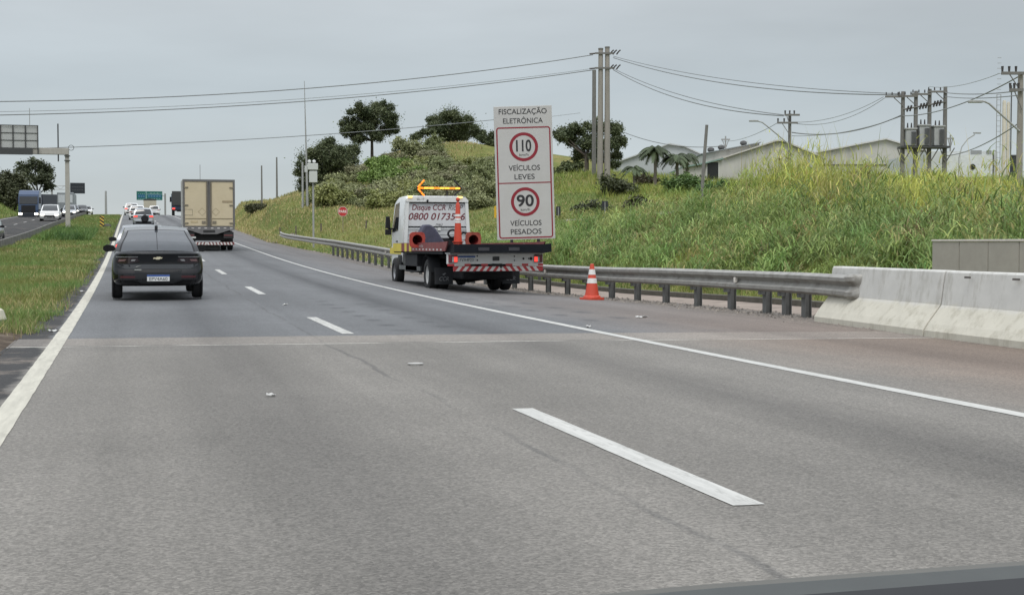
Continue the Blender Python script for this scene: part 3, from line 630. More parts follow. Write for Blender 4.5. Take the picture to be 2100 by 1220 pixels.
# palms
def palm(px, pt, pb, D, label, spread=1.7, nf=16):
    t = W(px, pt, D); z0 = g(t.x, t.y); root = empty('palm_tree', (t.x, t.y, z0), 0, label, 'palm tree'); h = t.z-z0
    MB().tube([(0, 0, -.3), (.05, 0, h*.5), (0, 0, h)], [.17, .13, .12], 8).build('trunk', mat('palm_bark', (0.16, 0.14, 0.115), .9, var=.3, scale=8), root, smooth=True)
    for k in range(nf):
        az = k*2.4+rnd.uniform(-.2, .2); up = rnd.uniform(-.2, 1.1); Lf = spread*rnd.uniform(.8, 1.15); pts = []
        for i in range(9):
            s_ = i/8; pts.append(Vector((math.cos(az)*Lf*s_*math.cos(up*.6), math.sin(az)*Lf*s_*math.cos(up*.6), h+Lf*(math.sin(up)*s_-(.75+.3*up)*s_*s_))))
        V = []; Fq = []
        for i in range(1, 9):
            d = (pts[i]-pts[i-1]).normalized(); sd_ = d.cross(Vector((0, 0, 1))).normalized()
            for q in range(3):
                o_ = pts[i-1].lerp(pts[i], q/3)
                for sg in (-1, 1):
                    l_ = .42*math.sin(.35+2.5*i/9)*spread/1.7; e = o_+sd_*sg*l_*.8+d*l_*.35-Vector((0, 0, l_*.45)); b_ = len(V)
                    V += [o_-d*.06, o_+d*.06, e]; Fq.append((b_, b_+1, b_+2))
        c = np.array((0.06, 0.078, 0.042))*rnd.uniform(.8, 1.9)
        np_mesh('frond', np.array([tuple(v) for v in V]), [np.array(Fq)], LEAF, np.tile(c, (len(V), 1)), root)
    return root
palm(1343, 307, 385, 108, 'tallest palm tree in front of the pale grey shed', 1.5, 28)
palm(1388, 322, 388, 108, 'middle palm tree in front of the pale grey shed', 1.45, 24)
palm(1408, 318, 388, 110, 'right-hand slender palm tree in front of the pale grey shed', 1.3, 20)
palm(1300, 345, 385, 106, 'short leaning palm at left of the palm group', 1.2, 18)

# ------------------------------------------------------------------ barriers and guardrail
ng = Vector((0, 0, 0))
NJC = mat('barrier_concrete', (0.53, 0.522, 0.495), 0.85, var=0.08, scale=3, bump=0.15, dirt=((0.30, 0.285, 0.24), 7.0, 0.50, 0.78, (1, .8, .22)))
_t = NJC.node_tree; _b = _t.nodes['Principled BSDF']; _lk = _b.inputs['Base Color'].links[0].from_socket      # cream dust lying on the sloped foot
_tc = _t.nodes.new('ShaderNodeTexCoord'); _sp = _t.nodes.new('ShaderNodeSeparateXYZ'); _t.links.new(_tc.outputs['Object'], _sp.inputs[0])
_n = _t.nodes.new('ShaderNodeTexNoise'); _n.inputs['Scale'].default_value = 5; _n.inputs['Detail'].default_value = 8; _t.links.new(_tc.outputs['Object'], _n.inputs['Vector'])
_a = _t.nodes.new('ShaderNodeMath'); _a.operation = 'MULTIPLY_ADD'; _a.inputs[1].default_value = .12; _t.links.new(_n.outputs['Fac'], _a.inputs[0]); _t.links.new(_sp.outputs['Z'], _a.inputs[2])
_r = _t.nodes.new('ShaderNodeMapRange'); _r.inputs['From Min'].default_value = .44; _r.inputs['From Max'].default_value = .52; _r.inputs['To Min'].default_value = .6; _r.inputs['To Max'].default_value = 0; _t.links.new(_a.outputs[0], _r.inputs['Value'])
_m2 = _t.nodes.new('ShaderNodeMix'); _m2.data_type = 'RGBA'; _m2.blend_type = 'MULTIPLY'; _t.links.new(_r.outputs[0], _m2.inputs[0]); _t.links.new(_lk, _m2.inputs[6]); _m2.inputs[7].default_value = (.95, .9, .74, 1); _t.links.new(_m2.outputs[2], _b.inputs['Base Color'])
def nj(y0, y1, xb0, xb1, label, cat='barrier'):
    root = empty('concrete_barrier', (xb0, y0, float(road(11, y0))), 0, label, cat, 'concrete barriers along the shoulder')
    pf = [(0, -.1), (0, .1), (.06, .19), (.255, .43), (.315, .86), (.335, .885), (.50, .885), (.52, .86), (.56, .43), (.72, .2), (.76, .1), (.76, -.1)]
    L_ = y1-y0; mb = MB(); P = []
    for k in range(9):
        t = k/8; P.append([(x+(xb1-xb0)*t, t*L_, z) for x, z in pf])
    mb.grid(P); n = len(pf); mb.add(P[0], [tuple(range(n))]); mb.add(P[-1], [tuple(range(n-1, -1, -1))])
    return mb.build('barrier_body', NJC, root, bevel=.012), root
_, ba = nj(XY(10.15, 18.05)+.03, XY(10.4, 21.4), 10.12, 10.33, 'white concrete barrier behind the guardrail end')
_, bb = nj(XY(10.05, 15.1)+.02, XY(10.15, 18.05), 10.02, 10.12, 'white concrete barrier at right picture edge with rusty top marks')
nj(XY(9.95, 12.0), XY(10.05, 15.1), 9.93, 10.02, 'white concrete barrier nearest the camera at the right edge')
RUST = mat('dark_scuff', (0.10, 0.09, 0.08), .9)
for y, r_, a in ((.5, bb, .12), (1.3, bb, .13), (2.3, bb, .12)):
    MB().bx(.30, .3165, y, y+a, .80, .825).build('scuff_mark', RUST, r_)
# grey panel wall
wl = empty('panel_wall', (0, 0, 0), 0, 'plain grey panelled concrete wall behind the white barriers', 'wall')
GW = mat('grey_panel', (0.32, 0.305, 0.255), .85, var=.08, scale=4, bump=.1)
a0 = W(1912, 492, 23.6)
for k in range(6):
    y1 = a0.y-k*.80; MB().bx(a0.x, a0.x+.24, y1-.785, y1, a0.z-1.35, a0.z-.035).build('wall_panel', GW, wl, bevel=.008)
MB().bx(a0.x-.015, a0.x+.26, a0.y-4.83, a0.y+.01, a0.z-.03, a0.z+.005).build('coping', mat('coping_lit_tone', (.5, .47, .42), .8), wl, bevel=.008)  # paler than the panels: the lit top edge is put into the colour

GALV = mat('galvanised_steel', (0.30, 0.292, 0.27), .55, .35, var=.16, scale=4, dirt=((0.16, 0.145, 0.125), 5, .5, .75))
POST = mat('galvanised_post', (0.155, 0.157, 0.153), .65, .3, var=.18, scale=7)
gr_ = empty('guardrail', (10.75, 18.5, 0), 0, 'long grey steel guardrail running along the shoulder to white barrier', 'guardrail')
def rail_x(Y): return 10.50+.37*min(1, max(0, (Y-18.5)/6))+(0.0 if Y < 95 else ((Y-95)/14)**2*.7)
def rail_z(Y): return float(road(11.0, Y))+np.interp(Y, [30, 62], [.585, .74])
wb = [(-.02, -.175), (.03, -.165), (.085, -.13), (.085, -.075), (.025, -.035), (0, 0), (.025, .035), (.085, .075), (.085, .13), (.03, .165), (-.02, .175)]
P = []
for Y in list(np.arange(18.5, 60, 1.0))+list(np.arange(60, 110, 1.5)):
    P.append([(rail_x(Y)-x-10.75, Y-18.5, rail_z(Y)+z) for x, z in wb])
mb = MB(); mb.grid(P); mb.grid([[(p[0]+.012, p[1], p[2]) for p in r_] for r_ in P]); mb.build('rail', GALV, gr_, smooth=True, fix=False)
# flared end piece
P = []
for k in range(9):
    a = k/8*math.pi*.62; P.append([(rail_x(18.5)-10.75-x*max(.3, 1-k*.1)-.02+.22*(1-math.cos(a)), -.26*math.sin(a)-.01, rail_z(18.5)+z*1.12) for x, z in wb])
MB().grid(P).build('end_shoe', GALV, gr_, smooth=True, fix=False)
mb = MB()
for dz in (-.14, -.07, .0, .07, .13): mb.lathe([(0.0, -.012), (.018, -.012), (.018, 0)], 8, 'y', (rail_x(18.4)-10.75+.17, -.265, rail_z(18.5)+dz))
mb.build('bolt', mat('dark_bolt', (.04, .04, .04), .6, .5), gr_)
py_ = [20.4, 21.2, 22.05]+[22.05+1.7*k for k in range(1, 33)]
for Y in py_:
    x = rail_x(Y)-10.75; z0 = float(road(11.1, Y)); zt = rail_z(Y)+.02; mb = MB()
    mb.bx(x+.10, x+.108, Y-18.57, Y-18.43, z0-.25, zt); mb.bx(x+.21, x+.218, Y-18.57, Y-18.43, z0-.25, zt); mb.bx(x+.11, x+.208, Y-18.504, Y-18.496, z0-.25, zt)
    mb.build('post', POST, gr_)
    MB().bx(x+.005, x+.098, Y-18.55, Y-18.45, zt-.26, zt-.06).build('spacer_block', POST, gr_)
for Y in (23.0, 35.2, 47.0, 59.0):
    x = rail_x(Y)-10.75; MB().bx(x-.10, x-.035, Y-18.52, Y-18.46, rail_z(Y)-.05, rail_z(Y)+.05).build('reflector', mat('reflector_white', (.6, .57, .52), .4), gr_, bevel=.01)
# low median wall on the left
mw = MB(); P = []
for Y in np.arange(30, 215, 3.0):
    z = float(road(-6, Y)); P.append([(-6.22, Y, z-.3), (-6.2, Y, z+.42), (-6.05, Y, z+.42), (-6.0, Y, z-.3)])
mw.grid(P); o = mw.build('median_wall', mat('dark_concrete', (0.14, 0.135, 0.125), .95, var=.3, scale=2.5, bump=.3, dirt=((0.06, 0.06, 0.05), 1.5, .45, .7)))
tag(o, 'low stained dark concrete wall along left side of the grassy median', 'wall')

# ------------------------------------------------------------------ signs
SWHITE = mat('sign_white', (0.46, 0.453, 0.44), .55, var=.04, scale=2, dirt=((.42, .41, .38), 1.3, .5, .85))
SBLACK = mat('sign_black', (0.018, 0.018, 0.02), .5); SRED = mat('sign_red', (0.23, 0.010, 0.022), .5, var=.08)
SDARK = mat('dark_steel', (0.06, 0.062, 0.062), .6, .3); SBACK = mat('sign_back', (.30, .30, .29), .5, .4)
Ds = 45.0; u = Ds/F; c_ = W(1079.5, 491, Ds)
sg = empty('speed_limit_sign', c_, -PSI*.9, 'tall white electronic enforcement sign listing 110 and 90 speed limits', 'road sign', ry=-R(1.7))
Wd, Hh = 119*u, 272*u
MB().bx(-Wd/2, Wd/2, 0, .05, 0, Hh).build('panel', SWHITE, sg, bevel=.01)
zt = lambda v: Hh-v*u
for sx in (-.48, .40):
    MB().bx(sx-.05, sx+.05, .06, .16, g(c_.x, c_.y)-c_.z-.4, Hh*.95).build('post', SDARK, sg)
def rrect(x0, x1, z0, z1, r, t, y):
    def ringp(o):
        pts = []; rr = max(r-o, .01)
        for cx, cz, a0 in ((x1-r, z1-r, 0), (x0+r, z1-r, 90), (x0+r, z0+r, 180), (x1-r, z0+r, 270)):
            for k in range(7):
                a = R(a0+15*k); pts.append((cx+(rr)*math.cos(a), y, cz+(rr)*math.sin(a)))
        return pts
    o_, i_ = ringp(0), ringp(t); n = len(o_)
    return MB().add(o_+i_, [(k, (k+1) % n, n+(k+1) % n, n+k) for k in range(n)])
rrect(-Wd/2+4*u, Wd/2-4*u, zt(269.5), zt(42.5), 6*u, 2.7*u, -.004).build('border', SRED, sg)
MB().bx(-Wd/2+6.3*u, Wd/2-6.3*u, -.004, -.003, zt(157.6), zt(155.4)).build('divider', SRED, sg)
for vc, num, wn in ((83, '110', 31), (195, '90', 35)):
    rb = MB(); n = 40
    vs = [(rr*math.cos(2*math.pi*k/n), -.005, zt(vc)+rr*math.sin(2*math.pi*k/n)) for rr in (29.4*u, 23.3*u) for k in range(n)]
    rb.add(vs, [(k, (k+1) % n, n+(k+1) % n, n+k) for k in range(n)]).build('red_ring', SRED, sg)
    text(num, 'speed_number', SBLACK, sg, (0, -.006, zt(vc+8.8)), 22.5*u, wn*u, bold=.022)
    text('km/h', 'unit_lettering', SBLACK, sg, (0, -.006, zt(vc+18.6)), 5.2*u, 19*u)
for s, v, wd in (('FISCALIZAÇÃO', 16, 98), ('ELETRÔNICA', 35, 81), ('VEÍCULOS', 131, 64), ('LEVES', 149, 41), ('VEÍCULOS', 243.5, 64), ('PESADOS', 261, 63)):
    text(s, 'lettering', SBLACK, sg, (0, -.006, zt(v)), 10.4*u, wd*u, bold=.004)

def post_sign(name, px, py, D, label, post=True, rz=-PSI*.8, back=False):
    p = W(px, py, D); r_ = empty(name, (p.x, p.y, g(p.x, p.y)), rz, label, 'road sign'); return r_, p.z-g(p.x, p.y)
s_, z = post_sign('stop_sign', 703, 434, 105, 'red octagonal PARE stop sign in the grass field')
oc = [(.40*math.cos(R(22.5+45*k)), z+.40*math.sin(R(22.5+45*k))) for k in range(8)]; oc2 = [(a*.93, z+(b_-z)*.93) for a, b_ in oc]
MB().prism(oc, 'y', 0, .02).build('panel', mat('stop_border', (.6, .58, .56), .5), s_); MB().prism(oc2, 'y', -.008, -.004).build('red_face', mat('stop_red', (.46, .03, .03), .5), s_)
text('PARE', 'lettering', mat('stop_letter', (.75, .72, .7), .5), s_, (0, -.012, z-.09), .2, .6, bold=.02)
MB().bx(-.03, .03, .025, .08, -.5, z+.3).build('post', mat('wood_post', (.22, .19, .13), .9), s_)
s_, z = post_sign('chevron_sign', 1022, 435, 80, 'yellow chevron marker half hidden left of the speed limit sign')
MB().bx(-.24, .24, 0, .015, z-.34, z+.34).build('panel', mat('warning_yellow', (.62, .36, .02), .5), s_)
MB().prism([(-.14, z+.26), (-.02, z+.26), (.14, z), (-.02, z-.26), (-.14, z-.26), (.02, z)], 'y', -.006, -.002).build('chevron', SBLACK, s_)
MB().bx(-.03, .03, .018, .07, -.3, z+.3).build('post', SDARK, s_)
for px, py, w_, h_, lab, D in ((1240.5, 422, .17, .25, 'small black sign seen from behind on grey post beside ramp', 74), (1145, 433, .12, .25, 'dark back of a small sign just right of speed limit sign', 74)):
    s_, z = post_sign('small_sign', px, py, D, lab)
    MB().bx(-w_, w_, 0, .02, z-h_, z+h_).build('panel', mat('black_sign_back', (.022, .026, .03), .6), s_, bevel=.01)
    MB().tube([(0, -.035, -.3), (0, -.035, z+h_*.8)], .03, 8).build('post', SBACK, s_)
# striped object marker on the median
p = hit(209, 467, 40, 130); s_ = empty('object_marker', p, 0, 'yellow and black striped marker board on the median grass', 'marker')
hm = 1.02; MB().bx(-.17, .17, 0, .03, .02, hm).build('panel', mat('marker_yellow', (.62, .42, .07), .5), s_)
mb = MB()
for k in range(-1, 4):
    z0 = .05+k*.30; q = [(-.17, z0+.25), (-.17, z0+.40), (.17, z0+.15), (.17, z0)]
    q = [(a, min(max(b_, .02), hm)) for a, b_ in q]; mb.prism(q, 'y', -.008, -.002)
mb.build('black_stripes', SBLACK, s_)
MB().bx(-.04, .04, .032, .1, -.3, hm*.9).build('post', SDARK, s_)
o = MB().lathe([(0, 0), (.3, .02), (.34, .12), (.28, .28), (.1, .34), (0, .35)], 12).build('concrete_block', mat('dark_block', (.08, .075, .07), .9), None, smooth=True, loc=(p.x+.45, p.y+.3, p.z-.02)); tag(o, 'dark round lump at foot of the striped marker board', 'block')

# gantry over the oncoming carriageway
Dg = 104; pc = W(139, 430, Dg); zg = g(pc.x, pc.y)
GC = mat('gantry_concrete', (.36, .345, .31), .8, var=.1, scale=3); GP = mat('grey_back_panel', (.40, .41, .40), .6, .1, var=.06)
ga = empty('sign_gantry', (pc.x, pc.y, zg), 0, 'pale concrete gantry column with beam reaching over oncoming lanes', 'gantry')
zt_ = W(139, 305, Dg).z-zg
MB().box((0, 0, zt_/2-.3), (.36, .42, zt_+.6), taper=(.8, .8)).build('column', GC, ga, bevel=.02)
MB().bx(-19, .12, -.25, .25, zt_-.48, zt_).build('beam', GC, ga, bevel=.02)
MB().bx(-.2, .22, -.3, .3, zt_-.95, zt_-.9).bx(-.2, .22, -.3, .3, zt_-.6, zt_-.55).build('bracket', SDARK, ga)
x0 = lat(-140, Dg)-pc.x; x1 = lat(82, Dg)-pc.x
MB().bx(x0, x1, -.33, -.27, zt_-.03, zt_+1.62).build('sign_panel', GP, ga)
mb = MB()
for k in range(10):
    x = x0+(x1-x0)*k/9; mb.bx(x-.04, x+.04, -.42, -.335, zt_-.5, zt_+1.66)
mb.bx(x0-.05, x1+.05, -.44, -.425, zt_+1.60, zt_+1.66); mb.bx(x0-.05, x1+.05, -.37, -.335, zt_+.5, zt_+.54); mb.bx(x0-.05, x1+.05, -.37, -.335, zt_+1.05, zt_+1.09)
mb.build('sign_frame', SDARK, ga)
MB().bx(x0, x1-.4, -.44, -.26, zt_-.55, zt_-.05).build('walkway', SDARK, ga)
MB().tube([(lat(122, Dg)-pc.x, 0, zt_-1.0), (lat(122, Dg)-pc.x, 0, zt_+1.85)], .05, 6).build('mast', SDARK, ga)
MB().tube([(.3+.2*math.cos(a), 0, zt_+.05+.2*math.sin(a)) for a in np.linspace(0, 6.28, 15)], .02, 5).build('cable_loop', SDARK, ga)
MB().tube([(lat(65, Dg)-pc.x, .3, zt_), (lat(65, Dg)-pc.x, .3, zt_+3)], .025, 5).build('lightning_rod', SBACK, ga)
# variable message sign
Dv = 250; pv = W(107, 428, Dv); vz = g(pv.x, pv.y)
vs_ = empty('message_sign', (pv.x, pv.y, vz), 0, 'dark electronic message board on a cantilever over the far oncoming lanes', 'message board')
zv = W(107, 380, Dv).z-vz; xa, xb = lat(145, Dv)-pv.x, lat(175, Dv)-pv.x
MB().tube([(0, 0, -1), (0, 0, zv+.6)], .16, 8).build('column', SBACK, vs_)
mb = MB(); mb.tube([(0, 0, zv-.1), (xb, 0, zv-.1)], .05, 5); mb.tube([(0, 0, zv-.75), (xb, 0, zv-.75)], .05, 5)
for k in range(8): x = xb*k/8; mb.tube([(x, 0, zv-.1 if k % 2 else zv-.75), (x+xb/8, 0, zv-.75 if k % 2 else zv-.1)], .03, 5)
mb.build('truss', SBACK, vs_)
MB().bx(xa, xb, -.4, -.1, zv-1.5, zv+.45).build('screen', mat('dark_screen', (.016, .02, .026), .5), vs_, bevel=.03)
for k, zz in enumerate((zv-.2, zv-.75)):
    text('=====', 'faint_row', mat('dim_led', (.12, .125, .13), .5), vs_, ((xa+xb)/2, -.41, zz-.25), .3, 2.0)
# green direction sign on a side post
Dq = 262; pq = W(339, 444, Dq); qz = g(pq.x, pq.y)
gs = empty('direction_sign', (pq.x, pq.y, qz), 0, 'green overhead direction sign hanging over the highway at the crest', 'direction sign')
z1, z0 = W(300, 393, Dq).z-qz, W(300, 411, Dq).z-qz; xa, xb = lat(281, Dq)-pq.x, lat(334, Dq)-pq.x
GREENS = mat('sign_green', (.008, .115, .095), .5, var=.06); SIGNW = mat('sign_letter', (.42, .58, .58), .5); SBLU = mat('sign_blue', (.01, .10, .19), .5)
MB().tube([(0, 0, -1), (0, 0, z1-.4)], .17, 8).build('column', SBACK, gs)
MB().tube([(0, 0, (z0+z1)/2), (xa, 0, (z0+z1)/2)], .09, 6).build('arm', SBACK, gs)
MB().bx(xa, xb, -.22, -.12, z0, z1).build('panel', GREENS, gs)
xm = xa+(xb-xa)*.37; MB().bx(xa+.2, xm-.2, -.232, -.224, z0+.45, z1-.62).bx(xm+.3, xb-.2, -.232, -.224, z0+.5, z1-.62).build('blue_field', SBLU, gs)
MB().bx(xm-.04, xm+.04, -.236, -.226, z0+.05, z1-.05).bx(xm+.1, xb-.1, -.236, -.226, z1-.58, z1-.52).build('divider', SIGNW, gs)
for (tx, xx, zz, w_) in (('- - - -', (xa+xm)/2, z1-.5, 1.2), ('- - -', (xa+xm)/2, z1-.95, 1.1), ('- - - -', (xa+xm)/2, z0+.22, 1.1), ('- - -', (xm+xb)/2, z1-.35, 1.5), ('- - - - -', (xm+xb)/2, z1-.92, 2.3), ('- - - - -', (xm+xb)/2, z0+.3, 2.1)):
    text(tx, 'faint_lettering', SIGNW, gs, (xx, -.24, zz-.12), .3, w_, bold=.02)

# roadside radar pole, antenna masts and fence posts
GREYP = mat('galv_pole', (.33, .335, .325), .6, .2, var=.08); BOX = mat('cabinet_grey', (.50, .52, .49), .5, var=.05); WOODP = mat('fence_wood', (.12, .10, .08), .9, var=.3)
Dr = 92; p = W(643, 488, Dr); zr = g(p.x, p.y); r_ = empty('speed_camera', (p.x, p.y, zr), 0, 'grey speed camera cabinets on a pole behind the guardrail', 'speed camera')
zz = lambda py: W(643, py, Dr).z-zr
xx = lambda px: lat(px, Dr)-p.x
MB().tube([(0, 0, -.3), (0, 0, zz(350))], .065, 8).build('pole', GREYP, r_)
MB().bx(xx(631), xx(652.5), -.25, .12, zz(349), zz(336)).build('camera_housing', BOX, r_, bevel=.02)
MB().bx(xx(634), xx(650.5), -.34, -.06, zz(375), zz(352)).build('cabinet', BOX, r_, bevel=.02)
MB().bx(xx(625), xx(631), -.1, .1, zz(354), zz(341)).build('side_box', BOX, r_, bevel=.01)
for px in (635, 645):
    MB().lathe([(0, -.12), (.09, -.1), (.12, .05), (.1, .1), (0, .1)], 10, 'y', (xx(px), -.1, zz(332))).build('flash_lamp', mat('lamp_white', (.7, .71, .7), .4), r_, smooth=True)
def mast(name, px, pt, pb, D, rb, rt, m, label, cat='pole', lean=0.0):
    p = W(px, pb, D); z0 = min(p.z, g(p.x, p.y)+.3); t = W(px, pt, D); o = MB().tube([(0, 0, -.5), (lean*.5, 0, (t.z-z0)*.5), (lean, 0, t.z-z0)], [rb, (rb+rt)/2, rt], 10).build(name, m, None, smooth=True, loc=(p.x, p.y, z0))
    return tag(o, label, cat)
CONP = mat('pole_concrete', (.27, .25, .22), .85, var=.14, scale=3, stretch=(1, 1, .2)); CONL = mat('pole_concrete_dark', (.165, .16, .15), .85, var=.15, scale=3)  # pole greys lightened in place of distance haze
mast('lightning_mast', 631, 168, 428, 131, .13, .025, GREYP, 'very tall thin grey mast behind the speed camera', lean=-.25)
mast('short_pole', 621, 333, 428, 131, .11, .09, GREYP, 'short pale pole left of the tall thin mast')
mast('utility_pole', 568, 323, 408, 172, .13, .09, CONL, 'dark wooden pole on the horizon right of the box truck, taller one')
mast('utility_pole', 537, 340, 412, 180, .12, .09, CONL, 'thin shorter pole on horizon just right of the box truck')
mast('utility_pole', 217.5, 392, 440, 205, .18, .14, GREYP, 'grey pole standing on the far median crest')
mast('utility_pole', 1218, 145, 372, 116, .20, .17, CONL, 'dark thinner pole left of the paired concrete poles')
mast('utility_pole', 1436, 257, 432, 62, .085, .07, CONL, 'slim leaning dark pole in the grass before the palms', lean=.30)
for i, (px, py, h_, D) in enumerate(((575, 486, .85, 113), (607, 482, .8, 113), (658, 477, .72, 113), (750, 470, .65, 112))):
    p = hit(px, py, 80, 140); o = MB().tube([(0, 0, -.3), (.03*(i-1), 0, h_)], .06, 6).build('fence_post', WOODP, None, loc=p); tag(o, 'weathered wooden fence post in the grass near ' + ('the guardrail end', 'the guardrail end, second from it', 'the speed camera pole', 'the red stop sign')[i], 'post', 'old fence posts in the field')

# power poles and lines
INS = mat('insulator', (.05, .045, .045), .4); WIRE = mat('wire', (.19, .20, .205), .6); WIREL = mat('wire_faint', (.28, .30, .31), .6)  # wire greys lightened, distance haze put into the colour
def wire(a, b_, sag, r, label, m=WIRE, n=24):
    pts = [Vector(a).lerp(Vector(b_), k/n)-Vector((0, 0, sag*4*(k/n)*(1-k/n))) for k in range(n+1)]
    o = MB().tube(pts, r, 5).build('power_line', m, None, smooth=True); return tag(o, label, 'power line')
Dp = 112; pp = W(1238, 366, Dp); zp = g(pp.x, pp.y)
tp = empty('power_pole', (pp.x, pp.y, zp), -PSI, 'pair of tall pale concrete poles rising behind the speed limit sign', 'power pole')
hz = lambda py: W(1238, py, Dp).z-zp
for dx, t_ in ((-.29, 104), (.29, 101)):
    MB().tube([(dx, 0, -.5), (dx*.93, 0, hz(t_))], [.26, .185], 14).build('pole_shaft', CONP, tp, smooth=True)
    MB().tube([(dx*.93, 0, hz(t_)), (dx*.93, 0, hz(t_)+.12)], .21, 10).build('pole_cap', CONL, tp)
for py in (112, 142):
    MB().bx(-.75, .75, -.28, -.20, hz(py)-.07, hz(py)+.07).build('crossarm', CONL, tp)
    for dx in (.65, .9, 1.2):
        MB().tube([(dx-.2, -.2, hz(py)-.1), (dx, -.25, hz(py)+.16), (dx+.12, -.2, hz(py)+.26)], .06, 6).build('insulator', INS, tp)
    MB().tube([(-.7, -.2, hz(py)), (-1.2, -.2, hz(py)-.05)], .07, 6).build('insulator', INS, tp)
wire(W(1216, 113, Dp), W(-420, 206, 85), 1.3, .035, 'top power line crossing the sky left of the paired poles')
wire(W(1216, 144, Dp), W(-420, 238, 85), 1.1, .035, 'lower power line crossing sky left of the paired poles')
wire(W(1216, 141, Dp), W(-420, 230, 88), 1.1, .02, 'thin upper companion of the lower left power line', WIREL)
wire(W(1024, 245, 125), W(-420, 312, 95), .7, .03, 'lowest cable crossing left sky behind the hilltop tree')
# transformer platform
Dt = 72; zt_p = lambda py: W(1893, py, Dt).z
pl = W(1893, 365, Dt); z0 = g(pl.x, pl.y)
tr = empty('transformer_platform', (pl.x, pl.y, z0), -PSI, 'platform of four concrete poles carrying three grey transformers', 'transformer platform')
q = lambda px: (px-1893)*Dt/F
hh = lambda py: W(1893, py, Dt).z-z0
for k, (px, t_) in enumerate(((1850, 189), (1876.5, 188), (1904.5, 184), (1936.5, 179))):
    MB().tube([(q(px), 0, -.5), (q(px), 0, hh(t_))], [.14, .10], 10).build('pole_shaft', CONL, tr, smooth=True)
    MB().bx(q(px-38), q(px+2), -.2, -.12, hh(t_+11)-.05, hh(t_+11)+.05).build('crossarm', CONL, tr)
    MB().tube([(q(px-1), -.14, hh(t_+30)), (q(px-20), -.14, hh(t_+13))], .025, 5).build('brace', CONL, tr)
    for d in (36, 24, 12): MB().tube([(q(px-d), -.16, hh(t_+8)), (q(px-d), -.16, hh(t_+2))], [.04, .03], 6).build('insulator', INS, tr)
MB().tube([(q(1850), -.12, hh(226)), (q(1936), -.12, hh(210))], .05, 6).build('switch_bar', CONL, tr)
for px in (1856, 1862, 1882, 1888, 1894, 1910, 1916, 1922):
    MB().tube([(q(px), -.2, hh(232-(px-1850)*.18)), (q(px+3), -.25, hh(220-(px-1850)*.18))], .05, 6).build('fuse', INS, tr)
MB().bx(q(1844), q(1942), -.5, .5, hh(305), hh(301)).build('deck', SDARK, tr)
for px in (1850, 1877, 1905, 1937):
    for s_ in (-1, 1): MB().tube([(q(px), -.1, hh(335)), (q(px)+s_*.38, -.4, hh(305))], .03, 5).build('strut', CONL, tr)
TRF = mat('transformer_grey', (.36, .37, .37), .5, var=.06); TRD = mat('transformer_fin', (.15, .155, .16), .5)
for px, t_ in ((1864, 267), (1891, 260), (1921, 262)):
    t2 = empty('transformer', (pl.x+q(px)*math.cos(-PSI), pl.y+q(px)*math.sin(-PSI), z0), -PSI, {1864: 'left grey transformer on the pole platform, lowest of the three', 1891: 'middle grey transformer on the pole platform', 1921: 'right grey transformer on the pole platform'}[px], 'transformer', 'transformers on the platform')
    MB().bx(-.26, .26, -.35, .3, hh(300), hh(t_)).build('tank', TRF, t2, bevel=.03)
    MB().bx(-.31, .31, -.4, .35, hh(t_), hh(t_-3)).build('lid', TRF, t2, bevel=.01)
    mb = MB()
    for k in range(7): mb.bx(.0+k*.036, .016+k*.036, -.48, -.355, hh(297), hh(t_+5))
    mb.build('cooling_fins', TRD, t2)
    for dx in (-.1, .1): MB().tube([(dx, 0, hh(t_-3)), (dx, 0, hh(t_-14))], [.05, .03], 6).build('bushing', INS, t2)
# small pole with two arms
def armed(px, pt, pb, D, arms, label, r=.12, lamp=None):
    p = W(px, pb, D); z0 = g(p.x, p.y); o = empty('utility_pole', (p.x, p.y, z0), -PSI, label, 'utility pole'); H = lambda py: W(px, py, D).z-z0; Q = lambda x: (x-px)*D/F
    MB().tube([(0, 0, -.5), (0, 0, H(pt))], [r, r*.75], 10).build('pole_shaft', CONL if D > 60 else CONP, o, smooth=True)
    for (xa, xb, py) in arms:
        MB().bx(Q(xa), Q(xb), -r-.09, -r-.01, H(py)-.05, H(py)+.05).build('crossarm', CONL, o)
        for k in range(3):
            x = Q(xa)+(Q(xb)-Q(xa))*(.04+.3*k); MB().tube([(x, -r-.05, H(py)+.05), (x, -r-.05, H(py)+.24)], [.035, .05], 6).build('insulator', INS, o)
        MB().tube([(0, -r-.05, H(py)-.7), (Q(xa)*.6, -r-.05, H(py)-.05)], .02, 5).build('brace', CONL, o)
    if lamp:
        pts = [(Q(a), -.1, H(b_)) for a, b_ in lamp]; MB().tube(pts, .035, 6).build('lamp_arm', GREYP, o)
        e = pts[-1]; MB().box((e[0]-.15, e[1], e[2]), (.5, .16, .09)).build('lamp_head', GREYP, o, bevel=.02)
    return o
armed(1619, 234, 330, 75, ((1607, 1638, 237), (1592, 1634, 253)), 'single concrete pole with two crossarms above the cane grass', .11, ((1616, 296), (1575, 262), (1562, 252), (1550, 249)))
armed(2090, 150, 372, 48, ((2047, 2093, 153), (2064, 2092, 187)), 'grey power pole at the right picture edge with lamp arm', .125, ((2087, 270), (2024, 214), (2015, 210), (2005, 210)))
p = W(1966, 366, 105); z0 = g(p.x, p.y); o = empty('street_lamp', (p.x, p.y, z0), 0, 'thin curved street lamp before the white industrial box', 'street lamp')
H = lambda py: W(1966, py, 105).z-z0; Q = lambda x: (x-1966)*105/F
MB().tube([(0, 0, -.3), (0, 0, H(325)), (Q(1972), 0, H(302)), (Q(1986), 0, H(285)), (Q(2002), 0, H(276))], .05, 6).build('pole_shaft', GREYP, o, smooth=True)
MB().box((Q(2008), 0, H(272.5)), (.6, .2, .1)).build('lamp_head', GREYP, o, bevel=.02)
